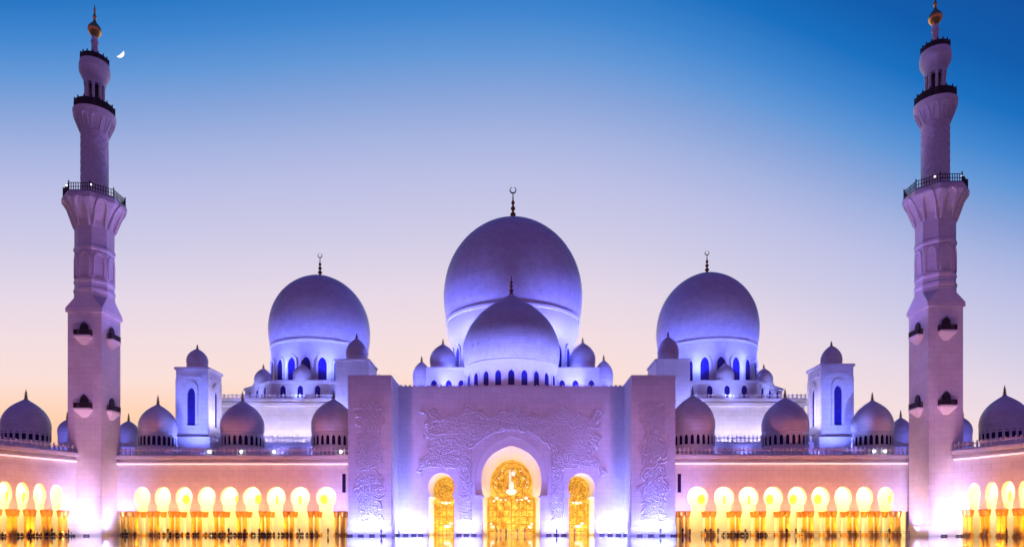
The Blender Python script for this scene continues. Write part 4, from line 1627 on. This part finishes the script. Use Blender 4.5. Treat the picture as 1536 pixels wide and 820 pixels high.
def standing_joints(stride=0.0, arm=0.0, robe=False):
    j = [((0, 0, .95), .15, .11), ((0, 0, 1.15), .14, .10), ((0, 0, 1.38), .17, .11), ((0, 0, 1.5), .06), ((0, -.01, 1.62), .095, .105), ((0, 0, 1.71), .07, .08)]
    e = [(0, 1), (1, 2), (2, 3), (3, 4), (4, 5)]
    for s in (-1, 1):
        b = len(j)
        st = stride * s
        wd = 1.8 if robe else 1.0
        j += [((s * .1, 0, .85), .095 * wd ** .5), ((s * .1, -st * .5, .48), .07 * wd), ((s * .1, st * .2 - st, .09), .05 * wd), ((s * .11, st * .2 - st - .16, .04), .035)]
        e += [(0, b), (b, b + 1), (b + 1, b + 2), (b + 2, b + 3)]
        b = len(j)
        j += [((s * .2, 0, 1.4), .06), ((s * .26, .03 + arm * .1, 1.13), .045), ((s * .26, -.08 - arm * .15, .9 + arm * .2), .035), ((s * .25, -.13 - arm * .18, .82 + arm * .25), .03)]
        e += [(2, b), (b, b + 1), (b + 1, b + 2), (b + 2, b + 3)]
    return j, e, (0, -.01, 1.64)


def seated_joints(lean=0.0, knees=0.3):
    j = [((0, .1, .14), .17, .14), ((0, .1 - lean * .3, .36), .15, .12), ((0, .08 - lean, .58), .17, .11), ((0, .07 - lean, .69), .06), ((0, .05 - lean * 1.1, .81), .095, .105), ((0, .06 - lean * 1.1, .9), .07, .08)]
    e = [(0, 1), (1, 2), (2, 3), (3, 4), (4, 5)]
    for s in (-1, 1):
        b = len(j)
        j += [((s * .12, 0, .15), .1), ((s * (.18 + .2 * (1 - knees)), -.32, .14 + knees * .4), .075), ((s * .1, -.42, .07), .05), ((s * .1, -.55, .05), .035)]
        e += [(0, b), (b, b + 1), (b + 1, b + 2), (b + 2, b + 3)]
        b = len(j)
        j += [((s * .2, .07 - lean, .6), .06), ((s * .26, -.02 - lean, .37), .045), ((s * .17, -.22 - lean, .3 + knees * .2), .035), ((s * .1, -.28 - lean, .32 + knees * .2), .03)]
        e += [(2, b), (b, b + 1), (b + 1, b + 2), (b + 2, b + 3)]
    return j, e, (0, .05 - lean * 1.1, .83)


M_SKIN = mat('skin', (0.38, 0.22, 0.15), 0.6)
M_HAIR = mat('dark_hair', (0.02, 0.015, 0.012), 0.7)
CLOTH = {
    'black': mat('black_cloth', (0.02, 0.018, 0.02), 0.85, var=.2, scale=8),
    'maroon': mat('maroon_cloth', (0.12, 0.02, 0.03), 0.85, var=.2, scale=8),
    'navy': mat('navy_cloth', (0.02, 0.035, 0.12), 0.85, var=.2, scale=8),
    'brown': mat('brown_cloth', (0.10, 0.05, 0.03), 0.85, var=.2, scale=8)}
POSES = {'standing': standing_joints(), 'walking': standing_joints(.35, .4), 'robed': standing_joints(.05, .2, True), 'seated': seated_joints(), 'crouched': seated_joints(.12, .7)}
BODY = {}
for pn, (j, e, hd) in POSES.items():
    for cn in (('black', 'maroon', 'brown') if pn in ('seated', 'crouched') else ('black', 'maroon', 'navy', 'brown')):
        BODY[pn, cn] = skin_figure('person', j, e, hd, CLOTH[cn], M_SKIN, M_HAIR)


def person(pose, colr, x, y, rz, label, group, s=1.0):
    o = bpy.data.objects.new('person', BODY[pose, colr])
    COL.objects.link(o)
    o.location = (x, y, 0)
    o.rotation_euler = (0, 0, rz)
    o.scale = (s, s, s)
    tag(o, label, 'person', group)
    return o


pr = random.Random(5)


def seated_row(px0, px1, Yf, n, gap, label, group):
    x_prev = None
    for k in range(n):
        px = px0 + (px1 - px0) * (k + pr.uniform(.1, .9)) / n
        if any(a < px < b for a, b in gap):
            continue
        Y = Yf(px) + pr.uniform(-.7, .7)
        x = P(px, 0, Y).x
        person(pr.choice(('seated', 'seated', 'crouched')), pr.choice(('black', 'maroon', 'brown', 'black')), x, Y, pr.uniform(-.9, .9) + (PI if pr.random() < .25 else 0), label, group, pr.uniform(.92, 1.08))


seated_row(262, 478, lambda q: 152.6, 44, [(300, 304), (437, 440)], 'dark seated figure in the row along the foot of the left front arcade', 'people seated before the left front arcade')
seated_row(180, 258, lambda q: 152.8, 9, [(205, 222)], 'dark seated figure near the left minaret at the foot of the left front arcade', 'people seated near the left minaret')
seated_row(0, 108, lambda q: 134.4 + q * .122, 20, [(12, 24)], 'dark seated figure at the foot of the left side arcade', 'people seated before the left side arcade')
seated_row(1084, 1150, lambda q: 151.6, 13, [(1125, 1134)], 'dark seated figure at the foot of the right front arcade', 'people seated before the right front arcade')
W_IN = {'black': 'black', 'maroon': 'dark maroon', 'navy': 'dark blue', 'brown': 'dark brown'}


def stand(px, Y, pose, colr, where, rz=None):
    rz = pr.uniform(-1.2, 1.2) if rz is None else rz
    verb = {'standing': 'standing', 'walking': 'walking', 'robed': 'robe standing'}[pose]
    person(pose, colr, P(px, 0, Y).x, Y, rz, f'person in {W_IN[colr]} {verb} {where}'.replace('in the central arch', 'in the great arch'), 'people standing in the courtyard', pr.uniform(.96, 1.06))


for q in (('188', 'robed', 'black', 'just right of the left minaret'), ('252', 'walking', 'brown', 'before the second arch from the left minaret'),
          ('343', 'standing', 'maroon', 'before the fifth arch from the left minaret'), ('367', 'walking', 'black', 'left of the sixth arch from the left minaret'),
          ('389', 'standing', 'brown', 'right of the sixth arch from the left minaret'), ('449', 'walking', 'maroon', 'before the second arch from the left pylon'),
          ('492', 'standing', 'brown', 'before the arch nearest the left pylon')):
    stand(float(q[0]), 153.4, q[1], q[2], q[3])
for px, Y, po_, cl, wh in ((1024, 151.8, 'standing', 'black', 'just right of the right pylon'), (1035, 152.0, 'robed', 'maroon', 'left of the arch nearest the right pylon'),
                           (1058, 152.2, 'walking', 'brown', 'between the two arches nearest the right pylon'), (1066, 151.6, 'standing', 'maroon', 'left of the second arch from the right pylon'),
                           (1077, 152.4, 'standing', 'black', 'before the second arch from the right pylon'), (1118, 151.8, 'walking', 'maroon', 'before the third arch from the right pylon'),
                           (1180, 152.2, 'standing', 'black', 'between the fourth and fifth arches from the right pylon'), (1194, 151.9, 'walking', 'maroon', 'before the fifth arch from the right pylon'),
                           (1203, 152.3, 'standing', 'brown', 'right of the fifth arch from the right pylon'), (1334, 151.0, 'walking', 'brown', 'before the arch nearest the right minaret'),
                           (1510, 134.5, 'robed', 'brown', 'before the right side arcade near the right edge'),
                           (572, 146.6, 'walking', 'navy', 'before the left pylon'), (991, 146.8, 'standing', 'navy', 'before the right pylon'),
                           (751, 168.5, 'standing', 'maroon', 'in the central arch, left of centre'), (759, 169, 'robed', 'black', 'in the central arch, close left of centre'),
                           (776, 169, 'walking', 'brown', 'in the central arch, close right of centre'), (787, 168.2, 'standing', 'maroon', 'in the central arch, farther right of centre'),
                           (745, 168.8, 'walking', 'brown', 'in the central arch by its left jamb'),
                           (835, 154.5, 'standing', 'navy', 'between the central arch and the right side arch'), (862, 165, 'robed', 'maroon', 'inside the right golden side arch'),
                           (46, 141.5, 'standing', 'brown', 'before the middle of the left side arcade'), (78, 144.5, 'walking', 'maroon', 'near the third arch of the left side arcade'),
                           (103, 147.2, 'robed', 'maroon', 'at the inner end of the left side arcade')):
    stand(px, Y, po_, cl, wh)

# ------------------------------------------------------------------ low barrier rail
def barrier(x0, x1, y, label):
    root = empty('barrier_rail', (x0, y, 0))
    tag(root, label, 'barrier')
    r_ = MB()
    n = int((x1 - x0) / 2.5)
    for z_ in (.5, .9):
        r_.tube([(x0, y, z_), (x1, y, z_)], .035, 6)
    r_.build('rail', M_ROPE, root)
    p = MB()
    p.lathe([(.2, 0), (.2, .04), (.045, .07), (.045, .95), (.07, .97), (.05, 1.02)], 8)
    me = p.mesh('post', M_ROPE, True)
    for k in range(n + 1):
        inst('post', me, root, ((x1 - x0) * k / n, 0, 0))


barrier(P(1052, 0, 150.6).x, P(1364, 0, 150.6).x, 150.6, 'thin dark barrier rail on posts before the right front arcade')

# ------------------------------------------------------------------ crescent moon
mc = P(180, 80.5, 3000)
m = MB()
rm = 6.6 * 3000 / F
n = 28
a_c = R(-52)                                    # the bright limb faces down right
up, rt = Vector((0, 0, 1)), Vector((1, 0, 0))
ot, it = [], []
for k in range(n + 1):
    t_ = -PI / 2 + PI * k / n
    ot.append((rm * math.cos(t_), rm * math.sin(t_)))
    it.append((rm * 0.68 * math.cos(t_), rm * math.sin(t_)))
ca, sa = math.cos(a_c), math.sin(a_c)
fm = lambda s, d, z: (mc.x + s * ca - z * sa, mc.y + d * rm * .2, mc.z + s * sa + z * ca)
vs, fs = [], []
rows = 6
for k in range(n + 1):
    for q in range(rows + 1):
        w_ = q / rows
        s = it[k][0] + (ot[k][0] - it[k][0]) * w_
        z = ot[k][1]
        bulge = math.sqrt(max(0, 1 - (s * s + z * z) / (rm * rm * 1.0001)))
        vs.append(fm(s, -bulge * 4, z))
for k in range(n):
    for q in range(rows):
        a = k * (rows + 1) + q
        fs.append((a, a + 1, a + rows + 2, a + rows + 1))
m.add(vs, fs)
tag(m.build('moon', M_MOON, None, True, org=mc, recalc=False), 'small bright crescent moon in the sky right of the left minaret', 'moon')
bpy.data.objects['moon'].location = mc
